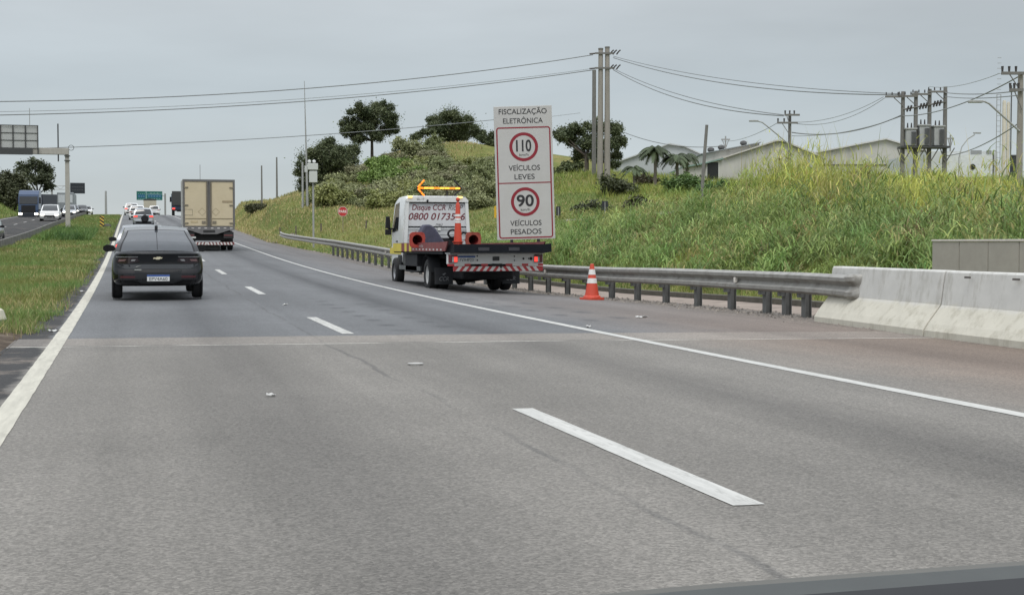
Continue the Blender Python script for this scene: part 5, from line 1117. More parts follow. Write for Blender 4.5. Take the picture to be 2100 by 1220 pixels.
# ---- trucks
def box_truck():
    X, D = 3.70, 65.4; x, y, z = rpos(X, D)
    t = empty('box_truck', (x, y, z), -R(1.4), 'beige box truck with double rear doors in the middle lane', 'truck'); slope_rot(t, y, x)
    BE = mat('beige_door', (.54, .46, .315), .6, var=.05, scale=1.2, dirt=((.46, .38, .24), 1.1, .5, .85)); FR = mat('door_frame_grey', (.13, .125, .12), .6); SIDE = mat('box_side', (.40, .39, .37), .6, var=.06); UND = mat('underbody', (.022, .021, .021), .8); HNG = mat('hinge_grey', (.20, .175, .13), .6)
    h0, h1 = 1.18, 3.42; hwd = 1.22
    MB().bx(-hwd, hwd, .06, 6.8, h0, h1).build('cargo_box', SIDE, t, bevel=.02)
    mb = MB(); mb.bx(-hwd, -hwd+.09, -.02, .055, h0, h1).bx(hwd-.09, hwd, -.02, .055, h0, h1).bx(-hwd+.09, hwd-.09, -.02, .055, h1-.1, h1).bx(-hwd+.09, hwd-.09, -.02, .055, h0, h0+.03); mb.build('rear_frame', FR, t)
    for s_ in (-1, 1):
        d = MB().bx(min(s_*.02, s_*(hwd-.1)), max(s_*.02, s_*(hwd-.1)), .005, .05, h0+.035, h1-.105).build('rear_door', BE, t)
        for xx_ in (.11,):
            MB().tube([(s_*xx_, -.02, h0+.02), (s_*xx_, -.02, h1-.12)], .022, 6).build('lock_bar', HNG, d)
        MB().tube([(s_*.045, -.012, h0+.02), (s_*.045, -.012, h1-.1)], .03, 6).build('door_seal', FR, d)
        for zz_ in (h0+.17, h0+1.02, h0+1.86): MB().bx(min(s_*1.16, s_*.96), max(s_*1.16, s_*.96), -.03, .003, zz_-.028, zz_+.028).build('hinge', HNG, d)
        MB().bx(min(s_*.12, s_*1.1), max(s_*.12, s_*1.1), -.008, .003, h0+.36, h0+.395).build('door_rib', mat('rib_dark', (.22, .18, .11), .6), d)
        MB().bx(min(s_*.16, s_*.34), max(s_*.16, s_*.34), -.03, .003, h0+.15, h0+.27).build('handle', HNG, d)
        cx, cz = s_*.32, h0+.70; mb = MB()
        q = [(cx, cz+.19), (cx+.19, cz), (cx, cz-.19), (cx-.19, cz)]; q2 = [(cx+(a-cx)*.88, cz+(b_-cz)*.88) for a, b_ in q]
        mb.add([(a, -.002, b_) for a, b_ in q+q2], [(k, (k+1) % 4, 4+(k+1) % 4, 4+k) for k in range(4)]); mb.build('placard_outline', mat('placard_grey', (.33, .27, .17), .6), d)
    dz = h0+.68; mb = MB(); mb.bx(-1.12, -.76, -.003, .003, dz+.13, dz+.145).bx(-1.12, -.76, -.003, .003, dz-.145, dz-.13).bx(-.775, -.76, -.003, .003, dz-.13, dz+.13); mb.build('placard_outline', HNG, t)
    MB().bx(.62, 1.10, -.004, .003, h0+1.14, h0+1.24).build('faded_lettering', mat('faded_mark', (.30, .24, .15), .7), t); MB().bx(-.85, -.52, -.004, .003, h0+.17, h0+.27).build('faded_lettering', mat('faded_mark2', (.44, .36, .22), .7), t)
    mb = MB(); mb.prism([(-1.2, h0-.01), (1.2, h0-.01), (1.2, h0-.16), (.95, h0-.17), (.35, h0-.36), (-.35, h0-.36), (-.95, h0-.17), (-1.2, h0-.16)], 'y', -.04, .1); mb.build('rear_sill', mat('rear_sill_grey', (.15, .145, .145), .6, var=.2), t)
    MB().bx(-.28, .28, -.06, -.045, h0-.27, h0-.17).build('sill_plate', UND, t)
    mb = MB()
    for k in range(8): mb.bx(-1.12+.3*k, -1.0+.3*k, -.052, -.043, h0-.10, h0-.05)
    mb.build('reflective_strip', mat('strip_white', (.55, .52, .50), .4), t)
    for s_ in (-1, 1):
        MB().bx(min(s_*.68, s_*1.15), max(s_*.68, s_*1.15), 0, .15, .62, .92).build('lamp_box', UND, t); MB().bx(min(s_*.7, s_*1.1), max(s_*.7, s_*1.1), -.01, -.003, .74, .79).build('tail_lamp', mat('dim_lamp', (.16, .05, .05), .4), t)
    MB().bx(-1.0, -.62, -.02, -.012, .62, .70).build('number_plate', mat('dull_plate', (.5, .5, .48), .6), t)
    MB().bx(-1.0, 1.0, .3, 6, .5, 1.16).build('chassis', UND, t)
    MB().bx(-1.18, 1.18, .0, .06, .30, .44).build('bumper_bar', mat('bar_pink', (.17, .05, .048), .6), t)
    mb = MB()
    for k in range(15): x0 = -1.16+k*.156; sl = .05 if k < 7 else -.05; mb.prism([(x0, .305), (x0+.085, .305), (x0+.085+sl, .435), (x0+sl, .435)], 'y', -.006, -.001)
    mb.build('white_stripes', mat('stripe_white', (.58, .56, .54), .5), t)
    MB().bx(-.5, .5, .15, .25, .1, .31).build('mud_guard', UND, t)
    for yy_ in (1.9, 6.9):
        for s_ in (-1, 1):
            if yy_ < 3:
                wheel(t, s_*1.06, yy_, .48, .48, .26, s_, rim=UND); wheel(t, s_*.74, yy_, .48, .48, .26, s_, rim=UND)
            else: wheel(t, s_*1.0, yy_, .48, .48, .28, s_)
    cb = MB().bx(-1.15, 1.15, 6.95, 8.6, .55, 2.75).build('cab', WHITEC, t, bevel=.08)
    MB().tube([(-.35, 2, h1), (-.35, 2, h1+.75)], .012, 5).build('antenna', FR, t)
    return t
box_truck()
def rig(X, D, name, label, paint, flip, trailer, lit):
    x, y, z = rpos(X, D); t = empty(name, (x, y, z), math.pi if flip else 0, label, 'truck'); slope_rot(t, y, x, flip)
    # front faces +y; cab at y in [L-2.2, L]
    Lr = 14 if trailer else 6
    MB().prism([(Lr-2.2, .95), (Lr-.1, .95), (Lr, 1.3), (Lr-.12, 2.3), (Lr-.35, 3.25), (Lr-.9, 3.75), (Lr-2.2, 3.8)], 'x', -1.22, 1.22).build('cab', paint, t, bevel=.07)
    MB().bx(-1.23, 1.23, Lr-2.0, Lr+.05, .32, .97).build('bumper', mat('rig_dark', (.02, .024, .034), .5), t, bevel=.06)
    MB().prism([(Lr-.125, 2.05), (Lr-.03, 2.08), (Lr-.22, 3.0), (Lr-.37, 3.0)], 'x', -1.08, 1.08).build('windscreen', GLASS, t)
    MB().prism([(Lr-.04, .98), (Lr+.03, 1.0), (Lr-.02, 1.9), (Lr-.1, 1.9)], 'x', -.85, .85).build('grille', BLK, t)
    for s_ in (-1, 1):
        MB().bx(min(s_*.75, s_*1.15), max(s_*.75, s_*1.15), Lr+.03, Lr+.075, .72, .95).build('headlamp', WARM if lit else LAMPW, t, bevel=.02)
        MB().bx(min(s_*1.25, s_*1.45), max(s_*1.25, s_*1.45), Lr-.5, Lr-.35, 2.1, 2.9).build('mirror', BLK, t, bevel=.03)
        MB().bx(min(s_*1.221, s_*1.226), max(s_*1.221, s_*1.226), Lr-1.5, Lr-.5, 2.1, 2.9).build('side_window', GLASS, t)
        for yy_ in ((Lr-1.2, Lr-4.6, 2.5, 1.2) if trailer else (Lr-1.2, 1.2)):
            wheel(t, s_*1.0, yy_, .5, .5, .32, s_)
    MB().bx(-.5, .5, .3, Lr-2.2, .7, 1.05).build('chassis', BLK, t)
    if trailer: MB().bx(-1.25, 1.25, .0, Lr-3.0, 1.1, 3.3).build('trailer_box', mat('dark_tarp', (.035, .04, .055), .7, var=.15), t, bevel=.04)
    return t
BLUE = mat('blue_cab', (.022, .05, .115), .35, var=.06, coat=.6)
rig(-10.5, 171, 'lorry', 'blue oncoming lorry with headlights on and dark trailer', BLUE, True, True, True)
for o in [c for c in C.objects if c.name.startswith('lorry')]: (setattr(o, 'rotation_euler', (o.rotation_euler.x, 0, math.pi-.11)), setattr(o.location, 'y', o.location.y+14))
# dark tractor ahead of the box truck
def tractor():
    x, y, z = rpos(7.5, 205); t = empty('tractor_truck', (x, y, z), 0, 'dark blue tractor unit partly hidden beyond the box truck', 'truck'); slope_rot(t, y, x)
    DB = mat('navy_paint', (.03, .045, .085), .4, coat=.4)
    MB().bx(-1.2, 1.2, 3.2, 5.4, .9, 3.4).build('cab', DB, t, bevel=.06); MB().bx(-1.15, .6, 3.0, 3.18, 1.6, 3.75).build('wind_deflector', SDARK, t, bevel=.04)
    MB().bx(-.45, .45, .2, 3.1, .65, .95).build('chassis', BLK, t); MB().bx(-1.2, 1.2, .1, .2, .75, 1.0).build('rear_bar', BLK, t)
    for s_ in (-1, 1):
        MB().bx(min(s_*.8, s_*1.18), max(s_*.8, s_*1.18), .05, .095, 1.0, 1.22).build('tail_lamp', REDON, t); MB().bx(min(s_*1.2, s_*1.42), max(s_*1.2, s_*1.42), 4.9, 5.1, 2.1, 2.9).build('mirror', BLK, t, bevel=.03)
        MB().bx(min(s_*.62, s_*1.2), max(s_*.62, s_*1.2), .2, 2.6, 1.02, 1.3).build('fender', DB, t, bevel=.05)
        for yy_ in (1.3, 4.4): wheel(t, s_*.98, yy_, .5, .5, .32, s_)
tractor()
# beige-white lorry at the crest
x, y, z = rpos(3.75, 247); t = empty('small_lorry', (x, y, z), 0, 'cream small lorry with dark roof rim just under the green sign', 'truck')
CRM = mat('cream_box', (.50, .47, .38), .6)
MB().bx(-1.1, 1.1, 0, 4.2, .8, 2.9).build('cargo_box', CRM, t, bevel=.04); MB().prism([(-1.12, 2.9), (-1.12, 3.1), (0, 3.25), (1.12, 3.1), (1.12, 2.9)], 'y', -.05, 4.2).build('roof_rim', SDARK, t)
MB().bx(-1.0, -.02, -.03, -.003, 1.0, 2.7).build('rear_door', mat('cream_door', (.42, .39, .31), .6), t); MB().bx(.02, 1.0, -.03, -.003, 1.0, 2.7).build('rear_door', mat('cream_door', (.42, .39, .31), .6), t)
MB().bx(-1.0, 1.0, 4.3, 5.9, .6, 2.5).build('cab', WHITEC, t, bevel=.08); MB().bx(-1, 1, .05, .2, .45, .6).build('bumper', BLK, t)
for s_ in (-1, 1):
    for yy_ in (1.0, 5.0): wheel(t, s_*.9, yy_, .42, .42, .25, s_)
# grey coach front behind the gantry column
x, y, z = rpos(-9.1, 205); t = empty('bus', (x, y, z), math.pi, 'grey oncoming bus with pale split windscreen behind gantry column', 'bus')
BG = mat('bus_grey', (.22, .24, .25), .5)
MB().bx(-1.2, 1.2, -11, -.02, .35, 3.3).build('body', BG, t, bevel=.08)
for s_ in (-1, 1):
    MB().bx(min(s_*.06, s_*1.02), max(s_*.06, s_*1.02), -.01, .012, 1.75, 2.95).build('windscreen', mat('painted_sky_glass', (.50, .53, .54), .15), t)  # pale base colour stands in for sky reflected in the windscreen
    MB().bx(min(s_*.7, s_*1.05), max(s_*.7, s_*1.05), -.01, .03, .7, .9).build('headlamp', LAMPW, t)
    for yy_ in (-2, -8): wheel(t, s_*1.02, yy_, .48, .48, .28, s_)
MB().bx(-1.15, 1.15, -.01, .05, .36, .62).build('bumper', BLK, t)

# ---- recovery truck on the shoulder
def tow():
    X0, Yb = 8.56, 32.0; z0 = min(ground_at(X0-1.0, Yb+2.8), ground_at(X0+1, Yb+2.8))
    z0 += .035; t = empty('tow_truck', (X0, Yb, z0), 0, 'white flatbed recovery truck parked on shoulder with lit arrow', 'tow truck')
    WP = mat('truck_white', (.66, .67, .66), .4, var=.03, scale=2, coat=.4, dirt=((.45, .44, .42), 1.6, .52, .85)); GP2 = mat('truck_grey_panel', (.42, .43, .44), .5, var=.05); UN = mat('tow_underbody', (.016, .017, .02), .8); BED = mat('bed_black', (.008, .010, .014), .6, var=.2, spec=.15); MAR = mat('bed_maroon', (.20, .045, .045), .55, var=.2, dirt=((.3, .2, .18), 4, .55, .8)); YEL = mat('hazard_yellow', (.62, .50, .06), .5); AMB = glow('amber_lamp', (1, .62, .16), 1.5); TR = mat('tow_red', (.42, .04, .045), .45)
    MAR2 = mat('lettering_maroon', (.15, .018, .026), .5)
    hb = 1.2
    # chassis, axle bits
    MB().bx(-.45, .45, .3, 9.0, .52, .92).build('chassis', UN, t)
    MB().tube([(-.8, 2.8, .42), (-.2, 2.8, .36), (.0, 2.8, .40), (.2, 2.8, .36), (.8, 2.8, .42)], [.10, .12, .2, .12, .10], 8).build('rear_axle', UN, t, smooth=True)
    MB().bx(-.55, .8, 1.2, 2.4, .33, .6).build('spare_carrier', UN, t, bevel=.06)
    # bed deck
    MB().bx(-hb, hb, .5, 6.85, .97, 1.12).build('bed', BED, t)
    MB().prism([(-.45, 1.02), (.5, .98), (.5, 1.20), (-.45, 1.215)], 'x', -1.14, hb+.02).build('bed_ramp', BED, t)
    MB().prism([(-.44, 1.03), (.6, 1.0), (.6, 1.19), (-.44, 1.235)], 'x', hb+.021, hb+.08).build('ramp_wing', BED, t)
    for xx_ in (-.55, .2): MB().bx(xx_, xx_+.27, -.462, -.453, 1.06, 1.14).build('ramp_label', mat('faint_label', (.035, .035, .042), .5), t)
    # side rails
    for s_ in (-1, 1):
        x0, x1 = (-hb-.03, -hb) if s_ < 0 else (hb, hb+.03)
        r_ = MB().prism([(.15, 1.05), (6.85, 1.0), (6.85, 1.235), (.75, 1.265), (-.15, 1.285)], 'x', x0, x1).build('side_rail', MAR, t)
        mb = MB(); xf = x0-.004 if s_ < 0 else x1+.001
        mb.bx(xf, xf+.003, 5.6, 6.84, 1.005, 1.23).bx(xf, xf+.003, 4.85, 5.15, 1.01, 1.235).bx(xf, xf+.003, 4.2, 4.5, 1.015, 1.24); mb.build('yellow_stripe', YEL, r_)
        mb = MB()
        for k in range(9): mb.bx(xf, xf+.003, .5+k*.42, .66+k*.42, 1.06, 1.10)
        mb.build('reflective_strip', mat('rail_white', (.55, .53, .52), .4), r_)
        if s_ < 0:
            o = text('mb', 'lettering', mat('rail_letter', (.5, .46, .45), .5), r_, (xf-.002, 2.9, 1.13), .085, .5, rz=-math.pi/2)
    # bumper beam with lamps
    b = MB().bx(-hb, hb, .0, .12, .735, .985).build('rear_beam', WP, t, bevel=.01)
    MB().bx(-hb-.03, hb+.03, -.03, .13, .988, 1.005).build('beam_edge', GP2, t)
    for s_ in (-1, 1):
        a = s_*1.18; c2 = s_*.96
        l = MB().bx(min(a, c2), max(a, c2), -.04, -.003, .77, .96).build('tail_lamp', mat('maroon_lamp', (.12, .02, .03), .25, coat=.5), t, bevel=.01)
        a2, c3 = s_*.965, s_*1.045
        MB().bx(min(a2, c3), max(a2, c3), -.05, -.041, .79, .91).build('lit_lamp', REDON, l); MB().bx(min(s_*1.05, s_*1.09), max(s_*1.05, s_*1.09), -.05, -.041, .79, .91).build('clear_lamp', LAMPW, l)
    plate(t, -.73, -.012, .86, 'FVA4F23', .42, .15)
    MB().bx(-.08, .09, -.012, -.003, .815, .915).build('vent', mat('vent_dark', (.05, .052, .055), .6), t)
    mb = MB()
    for px_, pz, rr in ((-.46, .93, .018), (-.46, .83, .018), (.47, .92, .016), (.47, .82, .016), (.70, .865, .026), (.83, .865, .018), (.89, .865, .038)):
        mb.lathe([(0, -.01), (rr, -.01), (rr, -.003), (0, -.003)], 10, 'y', (px_, 0, pz))
    mb.build('bolt_hole', UN, t)
    MB().bx(-1.05, hb, .01, .05, .565, .682).build('under_bar', TR, t)
    mb = MB()
    for k in range(13):
        x0 = -1.0+k*.168; sl = .085 if k < 7 else -.085
        q = [(x0, .567), (x0+.085, .567), (x0+.085+sl, .68), (x0+sl, .68)]; q = [(min(max(a, -1.05), hb), c2) for a, c2 in q]; mb.prism(q, 'y', .002, .008)
    mb.build('white_chevrons', mat('chevron_white', (.62, .60, .58), .45), t)
    mb = MB(); mb2 = MB()
    for x0, x1, c2 in ((-1.2, -1.03, 1), (-1.03, -.78, 0), (-.78, -.63, 1), (-.36, -.2, 1), (.25, .42, 1), (.42, .66, 0), (.66, .82, 1), (.82, 1.07, 0), (1.07, 1.2, 1)):
        MB().bx(x0, x1, -.006, -.002, .69, .745).build('red_tape' if c2 else 'white_tape', TR if c2 else mat('tape_white', (.60, .59, .57), .4), t)
    MB().prism([(-.17, .685), (-.10, .745), (.15, .745), (.22, .685)], 'y', -.02, -.001).build('tow_recess', BLK, t)
    # wheels and arches
    for s_ in (-1, 1):
        wheel(t, s_*.99, 2.8, .42, .42, .24, s_, rim=mat('white_rim', (.45, .45, .44), .5)); wheel(t, s_*.70, 2.8, .42, .42, .24, s_, rim=UN); wheel(t, s_*.95, 7.55, .41, .41, .25, s_)
        P = []
        for k in range(13):
            a = math.pi*(k/12*.9+.05); P.append([(s_*.84, 2.8-.52*math.cos(a), .42+.52*math.sin(a)), (s_*1.15, 2.8-.52*math.cos(a), .42+.52*math.sin(a))])
        MB().grid(P).build('mudguard', UN, t, smooth=True, fix=False)
        f = MB().bx(s_*.88-.235, s_*.88+.235, 1.78, 1.80, .20, .62).build('mud_flap', mat('flap_rubber', (.028, .030, .034), .7), t)
        text('CCR', 'lettering', mat('flap_letter', (.25, .255, .265), .6), f, (s_*.88, 1.776, .29), .10, .24, shear=.25)
        mb = MB(); mb.prism([(s_*.88-.05, .45), (s_*.88+.03, .49), (s_*.88+.055, .47), (s_*.88-.0, .45), (s_*.88+.02, .42)], 'y', 1.774, 1.777); mb.build('logo', mat('flap_letter', (.25, .255, .265), .6), f)
        MB().bx(s_*1.10-.02, s_*1.10+.02, 3.6, 6.5, .50, .62).build('side_guard', mat('guard_grey', (.11, .115, .115), .6), t)
        MB().bx(s_*1.0-.12, s_*1.0+.12, 4.0, 5.6, .45, .95).build('tool_box', UN, t, bevel=.03)
    # cab
    cw = 1.0; y0, y1 = 6.95, 8.95
    cb = MB(); P = []
    for y, zb, zt2, sc in ((y0, .95, 2.62, 1.0), (y0+.25, .60, 2.68, 1.0), (y0+1.15, .55, 2.68, 1.0), (y1-.45, .50, 2.60, .995), (y1-.12, .50, 1.75, .98), (y1, .50, 1.2, .95)):
        w1, w2 = cw*sc, cw*sc*(.93 if zt2 > 2 else .98); P.append([(-w1, y, zb), (-w1*1.0, y, zb+(zt2-zb)*.45), (-w2-.01, y, zt2-.14), (-w2+.05, y, zt2-.03), (-w2+.14, y, zt2), (w2-.14, y, zt2), (w2-.05, y, zt2-.03), (w2+.01, y, zt2-.14), (w1, y, zb+(zt2-zb)*.45), (w1, y, zb), (-w1, y, zb)])
    cb.grid(P); cb.add(P[0][:-1], [tuple(range(10))]); cb.add(P[-1][:-1], [tuple(range(9, -1, -1))])
    cab = cb.build('cab', WP, t, smooth=True, loc=(.08, 0, -.06))
    for s_ in (-1, 1):
        x0 = s_*(cw*.985); w_ = MB(); pts = [(y0+.75, 1.68), (y1-.35, 1.62), (y1-.62, 2.45), (y0+.75, 2.50)]
        vs = [(s_*(cw+.012-(z-1.6)*.075), y, z) for y, z in pts]; w_.add(vs+[(v[0]-s_*.03, v[1], v[2]) for v in vs], [(0, 1, 2, 3), (7, 6, 5, 4), (0, 4, 5, 1), (1, 5, 6, 2), (2, 6, 7, 3), (3, 7, 4, 0)]); w_.build('side_window', GLASS, cab)
        MB().tube([(s_*(cw+.02), y0+.78, 1.35), (s_*(cw+.02), y0+.95, 1.35)], .02, 6).build('door_handle', BLK, cab)
        mb = MB(); mb.tube([(s_*(cw-.05), y1-.35, 1.72), (s_*(cw+.12), y1-.30, 1.74)], .03, 6); mb.box((s_*(cw+.13), y1-.32, 1.92), (.15, .14, .36), taper=(.75, .8)); mb.box((s_*(cw+.12), y1-.32, 1.63), (.18, .13, .17)); mb.build('mirror', BLK, cab, bevel=.035)
        MB().bx(s_*cw-.02, s_*cw+.02, y0+.3, y1-.05, .98, 1.16).build('yellow_band', YEL, cab)
        MB().bx(s_*cw-.03, s_*cw+.03, y0+.15, y0+.6, .5, .95).build('step', UN, cab)
    MB().prism([(y1-.41, 2.45), (y1-.38, 2.47), (y1-.10, 1.75), (y1-.13, 1.74)], 'x', -.85, .85).build('windscreen', GLASS, cab)
    # rear frame of the cab
    yr_ = y0-.12
    rf_ = empty('cab_back', (.075, 0, -.07)); rf_.parent = t
    fr = MB()
    for s_ in (-1, 1):
        fr.add([(s_*.99, yr_, 1.12), (s_*.90, yr_, 1.12), (s_*.83, yr_, 2.5), (s_*.92, yr_, 2.5), (s_*.99, yr_+.10, 1.12), (s_*.90, yr_+.10, 1.12), (s_*.83, yr_+.10, 2.5), (s_*.92, yr_+.10, 2.5)], [(0, 1, 2, 3), (7, 6, 5, 4), (0, 4, 5, 1), (1, 5, 6, 2), (2, 6, 7, 3), (3, 7, 4, 0)])
    fr.prism([(-.92, 2.5), (.92, 2.5), (.92, 2.56), (.83, 2.65), (-.83, 2.65), (-.92, 2.56)], 'y', yr_-.02, yr_+.11)
    fr.build('rear_frame', WP, rf_)
    MB().bx(-.88, .88, yr_+.06, yr_+.09, 1.80, 2.5).build('rear_panel', mat('panel_light', (.58, .585, .60), .45, var=.03), rf_)
    MB().bx(-.90, .90, yr_+.055, yr_+.085, 1.12, 1.785).build('lower_panel', GP2, rf_)
    mb = MB()
    for zz_ in (1.28, 1.42, 1.56, 1.70): mb.bx(-.89, .89, yr_+.045, yr_+.054, zz_, zz_+.05)
    mb.build('louvre', mat('louvre_light', (.50, .51, .52), .5), rf_)
    MB().bx(-.90, .90, yr_+.04, yr_+.058, 1.77, 1.80).bx(-.86, .86, yr_+.04, yr_+.058, 2.47, 2.5).build('shadow_line', UN, rf_)
    MB().bx(.02, .10, yr_+.02, yr_+.05, 1.68, 1.76).build('latch', WP, rf_)
    yt = yr_+.055
    text('Disque CCR', 'lettering', MAR2, rf_, (-.24, yt, 2.27), .155, 1.0, shear=.2, bold=.012); text('RioSP', 'lettering', mat('lettering_grey', (.09, .085, .09), .5), rf_, (.56, yt, 2.27), .155, .44, shear=.3)
    text('0800 0173536', 'phone_lettering', MAR2, rf_, (.0, yt, 1.99), .19, 1.68, shear=.25, bold=.012)
    text('7M62', 'lettering', mat('lettering_grey', (.09, .085, .09), .5), rf_, (.06, yt, 1.815), .06, .22, shear=.5)
    text('GL-17', 'lettering', mat('lettering_grey', (.09, .085, .09), .5), rf_, (-.50, yr_-.024, 2.55), .06, .22)
    for s_ in (-1, 1): MB().box((s_*.74, yr_-.04, 2.575), (.14, .05, .05)).build('amber_lamp', AMB, t, bevel=.012)
    MB().tube([(-.30, yr_-.03, 2.52), (-.30, yr_-.06, 2.55)], .03, 8).build('work_lamp', UN, rf_)
    MB().tube([(.99, yr_, 1.62), (1.07, yr_, 1.6), (1.10, yr_, 1.45), (1.08, yr_, 1.3), (1.0, yr_, 1.28)], .018, 6).build('grab_handle', WP, rf_)
    # arrow board
    ya = yr_+.2; zc = 2.84; xl, xr = -.47, .85
    ab = MB(); ab.tube([(xl, ya+.03, zc), (xr, ya+.03, zc)], .03, 6)
    for (a, c2) in (((xl, zc), (xl+.2, zc+.23)), ((xl, zc), (xl+.2, zc-.23)), ((xr, zc), (xr-.22, zc+.23)), ((xr, zc), (xr-.22, zc-.2))): ab.tube([(a[0], ya+.03, a[1]), (c2[0], ya+.03, c2[1])], .025, 6)
    ab.tube([(-.35, ya+.05, 2.62), (-.35, ya+.05, zc)], .02, 6); ab.tube([(.42, ya+.05, 2.62), (.42, ya+.05, zc)], .02, 6)
    arr = ab.build('arrow_board', UN, t)
    AR = glow('arrow_amber', (1, .22, .006), 1.1); AR2 = glow('arrow_amber_hot', (1, .40, .04), 1.35)
    for k in range(8):
        x0 = xl+.03+k*.156; MB().bx(x0, x0+.146, ya-.02, ya-.001, zc-.026, zc+.026).build('light_bar', AR2 if k % 3 else AR, arr, bevel=.008)
    for sg_ in (1, -1):
        for k in range(2):
            p0 = (xl+.01+k*.1, zc+sg_*(.02+k*.11)); p1 = (p0[0]+.085, p0[1]+sg_*.095); MB().tube([(p0[0], ya-.01, p0[1]), (p1[0], ya-.01, p1[1])], .024, 6).build('light_bar', AR, arr)
    return X0, Yb, z0
TX, TY, TZ = tow()
OR = mat('cone_orange', (.52, .06, .03), .5, var=.06); ORD = mat('cone_inside', (.16, .012, .012), .7); WB = mat('cone_white', (.68, .67, .65), .4, dirt=((.4, .36, .33), 8, .55, .8))
def cone(o, h, r0, r1, base, bands, m=OR):
    mb = MB(); mb.lathe([(r0, .06), (r1, h), (r1*.6, h+.005), (0, h+.005)], 20); mb.build('cone_body', m, o, smooth=True)
    mb = MB(); mb.prism([(x*base, y*base) for x, y in ((-.5, -.38), (-.38, -.5), (.38, -.5), (.5, -.38), (.5, .38), (.38, .5), (-.38, .5), (-.5, .38))], 'z', 0, .05); mb.lathe([(base*.46, .05), (r0*1.15, .085), (r0, .10)], 16); mb.build('base', m, o)
    for a, b_ in bands:
        ra, rb_ = r0+(r1-r0)*a, r0+(r1-r0)*b_; MB().lathe([(ra+.004, .06+(h-.06)*a), (rb_+.004, .06+(h-.06)*b_)], 20).build('reflective_band', WB, o, smooth=True, fix=False)
p = W(1214, 611, 30.6); p.z = ground_at(p.x, p.y)
o = empty('traffic_cone', p, .3, 'orange traffic cone with two white bands standing before the guardrail', 'traffic cone'); cone(o, .80, .165, .04, .44, ((.42, .57), (.68, .84)))
o = MB().lathe([(0, 0), (.3, 0), (.3, .02), (.2, .025), (0, .025)], 8).build('cone_weight', mat('dull_red', (.25, .04, .03), .7), None, loc=(p.x-.03, p.y-.02, p.z-.005)); o.scale = (.85, .7, 1); bpy.data.objects.remove(o)
bz = TZ+1.12
o = empty('delineator_post', (TX+.06, TY+4.2, bz), 0, 'tall slim orange delineator with white bands upright on the truck bed', 'traffic cone')
MB().lathe([(.115, .15), (.085, .62), (.06, 1.15), (.05, 1.19), (.035, 1.2), (.025, 1.25), (.055, 1.28), (.055, 1.33), (.02, 1.36), (0, 1.36)], 16).build('post_body', OR, o, smooth=True)
MB().lathe([(.0, 0), (.13, 0), (.13, .15), (.155, .15), (.155, .17), (.1, .17)], 16).build('base', OR, o)
for a, b_ in ((.735, .80), (.84, .905)): MB().lathe([(.085-(a-.62)*.047+.004, a), (.085-(b_-.62)*.047+.004, b_)], 16).build('reflective_band', WB, o, smooth=True, fix=False)
MB().lathe([(.085-(.665-.62)*.047+.004, .665), (.085-(.725-.62)*.047+.004, .725)], 16).build('reflective_band', WB, o, smooth=True, fix=False)
for px, py, lab, k in ((846, 486, 'orange cone lying on its side on the left of truck bed', mat('cone_worn_orange', (.32, .04, .026), .6, var=.15, scale=9)), (967, 487, 'darker orange cone lying on its side at the right of truck bed', mat('cone_old_orange', (.28, .055, .035), .65, var=.2, scale=8))):
    q = W(px, py, 36.5); o = empty('lying_cone', (q.x, TY+3.3, bz+.206), 0, lab, 'traffic cone', 'cones lying on the truck bed')
    MB().lathe([(.20, .0), (.175, .08), (.05, .75), (0, .76)], 18, 'y').build('cone_body', k, o, smooth=True)
    k_ = k; n = 24; mb = MB(); oct_ = []
    for j in range(n):
        a = 2*math.pi*j/n; c2 = max(abs(math.cos(a)), abs(math.sin(a))); rr = min(.205/c2, .25); oct_.append((rr*math.cos(a), rr*math.sin(a)))
    for yy_ in (-.05, .02):
        mb.add([(a, yy_, b_) for a, b_ in oct_]+[(.135*math.cos(2*math.pi*j/n), yy_, .135*math.sin(2*math.pi*j/n)) for j in range(n)], [(j, (j+1) % n, n+(j+1) % n, n+j) for j in range(n)])
    mb.add([(a, yy_, b_) for yy_ in (-.05, .02) for a, b_ in oct_], [(j, (j+1) % n, n+(j+1) % n, n+j) for j in range(n)])
    for j in range(8):
        a = math.pi*j/4+.2; mb.box(((.22)*math.cos(a), -.058, .22*math.sin(a)), (.02, .016, .02))
    mb.build('base', k, o)
    MB().lathe([(.135, -.045), (.125, .1), (.05, .5), (0, .5)], 18, 'y').build('inside', ORD, o, smooth=True, fix=False)
q = W(878, 482, 37.2)
mb = MB(); mb.prism([(-.42, 0), (.45, 0), (.40, .08), (.12, .50), (-.02, .62), (-.18, .62), (-.36, .30)], 'y', 0, .5)
o = mb.build('tarp_bundle', mat('navy_tarp', (.055, .055, .085), .8, var=.25, scale=5, bump=.4), None, bevel=.05, loc=(q.x, TY+4.0, bz+.001)); tag(o, 'navy blue tarp bundle behind the left lying cone', 'tarp')
q = W(918, 482, 38); o = empty('winch', (q.x, TY+5.2, bz), 0, 'black winch box with coiled cable at the cab end of truck bed', 'winch')
MB().bx(-.26, .36, 0, .35, 0, .27).build('winch_box', BLK, o, bevel=.03); MB().tube([(.16+.13*math.cos(a), -.02, .38+.11*math.sin(a)) for a in np.linspace(0, 6.3, 18)], .03, 6).build('hose', BLK, o); MB().tube([(.2, .1, .27), (.48, .05, .42), (.66, .1, .38)], .04, 6).build('lever', BLK, o)

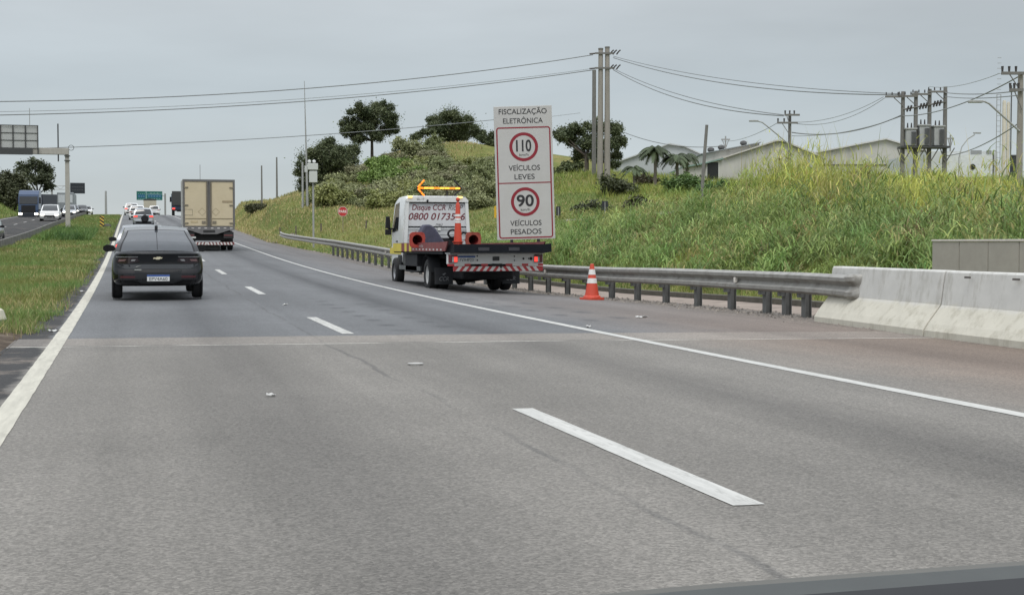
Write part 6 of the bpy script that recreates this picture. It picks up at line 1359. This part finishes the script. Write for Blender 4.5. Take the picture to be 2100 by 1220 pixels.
# ---- own bonnet edge at the bottom right
BON = mat('bonnet_paint', (.014, .017, .014), .3, .0, spec=.25, var=.3, scale=14, coat=.1)
bn_ = empty('car_bonnet', (.9, 1.3, 0), 0, 'dark glossy bonnet edge of the car the picture is taken from', 'car')
def bon(u, v):          # u across, v rear..front
    X = -.62+1.5*u; Y = -.42+.62*v; Xw = .9+X
    z = .889-.11*max(0, .62-Xw)**2-.12*max(0, Xw-1.15)**2
    z -= .22*max(0, (v-.70)/.30)**2.0+.03*max(0, .68-v)
    return (X, Y, z)
def strip(v0, v1, nm, m_): MB().grid([[bon(u, v) for v in np.linspace(v0, v1, 14)] for u in np.linspace(0, 1, 40)]).build(nm, m_, bn_, smooth=True, fix=False)
strip(.69, 1, 'bonnet_panel', mat('bonnet_grey', (.12, .117, .107), .65, .0, var=.06, spec=.15)); strip(.62, .69, 'windscreen_seal', BON); strip(0, .62, 'wiper_cowl', BLK)
MB().grid([[(bon(u, 1)[0], bon(u, 1)[1]+.02*k, bon(u, 1)[2]-.12*k) for k in range(4)] for u in np.linspace(0, 1, 32)]).build('grille_panel', BON, bn_, smooth=True, fix=False)
# ---- litter
LW = mat('litter_white', (.46, .455, .44), .6)
def litter(px, py, kind, label):
    p = hit(px, py, 6, 60); z = ground_at(p.x, p.y)
    if kind == 'ring':
        o = MB().lathe([(.05, 0), (.075, .003), (.08, .018), (.06, .02), (.05, .008)], 16, closed=True).build('plastic_ring', LW, None, loc=(p.x, p.y, z+.002)); o.scale = (1, .8, 1)
    else:
        s_ = kind; mb = MB(); P = [[(-s_+2*s_*i/4, -s_*.6+1.2*s_*j/3, rnd.uniform(.0, .03)) for j in range(4)] for i in range(5)]; mb.grid(P)
        o = mb.build('paper_scrap', LW, None, loc=(p.x, p.y, z+.004), fix=False); o.rotation_euler = (0, 0, rnd.uniform(0, 3)); m_ = o.modifiers.new('thickness', 'SOLIDIFY'); m_.thickness = .004
    tag(o, label, 'litter')
litter(852, 751, 'ring', 'pale flattened plastic ring lying in the right lane'); litter(1207, 673, .055, 'crushed white cup on the solid edge line'); litter(1316, 653, .09, 'white paper scrap on shoulder beyond the cone')
litter(556, 817, .035, 'tiny pale scrap on the asphalt in the left lane'); litter(585, 627, .05, 'pale scrap between two lane dashes'); litter(112, 682, .08, 'white scrap on dark verge beside left edge line'); litter(168, 599, .07, 'white scrap on the verge beyond the bare soil patch')
p = hit(2, 670, 10, 60); o = MB().lathe([(0, 0), (.13, .02), (.2, .14), (.16, .27), (.06, .33), (0, .33)], 10).build('kerb_stone', mat('cream_stone', (.5, .48, .38), .8), None, smooth=True, loc=(p.x-.12, p.y, p.z-.03)); tag(o, 'cream painted stone at left picture edge on bare soil', 'stone')
# gravel scatter along the guardrail foot
mb = MB(); V = []
nst = 1500; gx = rs.normal(10.75, .28, nst); gy = rs.uniform(16, 42, nst); gsz = rs.uniform(.012, .045, nst); base = np.array([(1, 0, 0), (-.5, .8, 0), (-.5, -.8, 0), (.1, 0, .9)])
zg_ = road(gx, gy)+.01; ang = rs.uniform(0, 6.28, nst)
Vx = gx[:, None]+gsz[:, None]*(base[None, :, 0]*np.cos(ang)[:, None]-base[None, :, 1]*np.sin(ang)[:, None]); Vy = gy[:, None]+gsz[:, None]*(base[None, :, 0]*np.sin(ang)[:, None]+base[None, :, 1]*np.cos(ang)[:, None]); Vz = zg_[:, None]+gsz[:, None]*base[None, :, 2]
V = np.stack([Vx, Vy, Vz], -1).reshape(-1, 3); fi = np.arange(nst)[:, None, None]*4+np.array([[[0, 1, 3], [1, 2, 3], [2, 0, 3]]])
cg = np.repeat(np.array((.17, .15, .13))*rs.uniform(.5, 1.6, (nst, 1)), 4, 0)
stuff(np_mesh('gravel', V, [fi.reshape(-1, 3)], tint_mat('gravel_stone', .9, 0.0), cg))
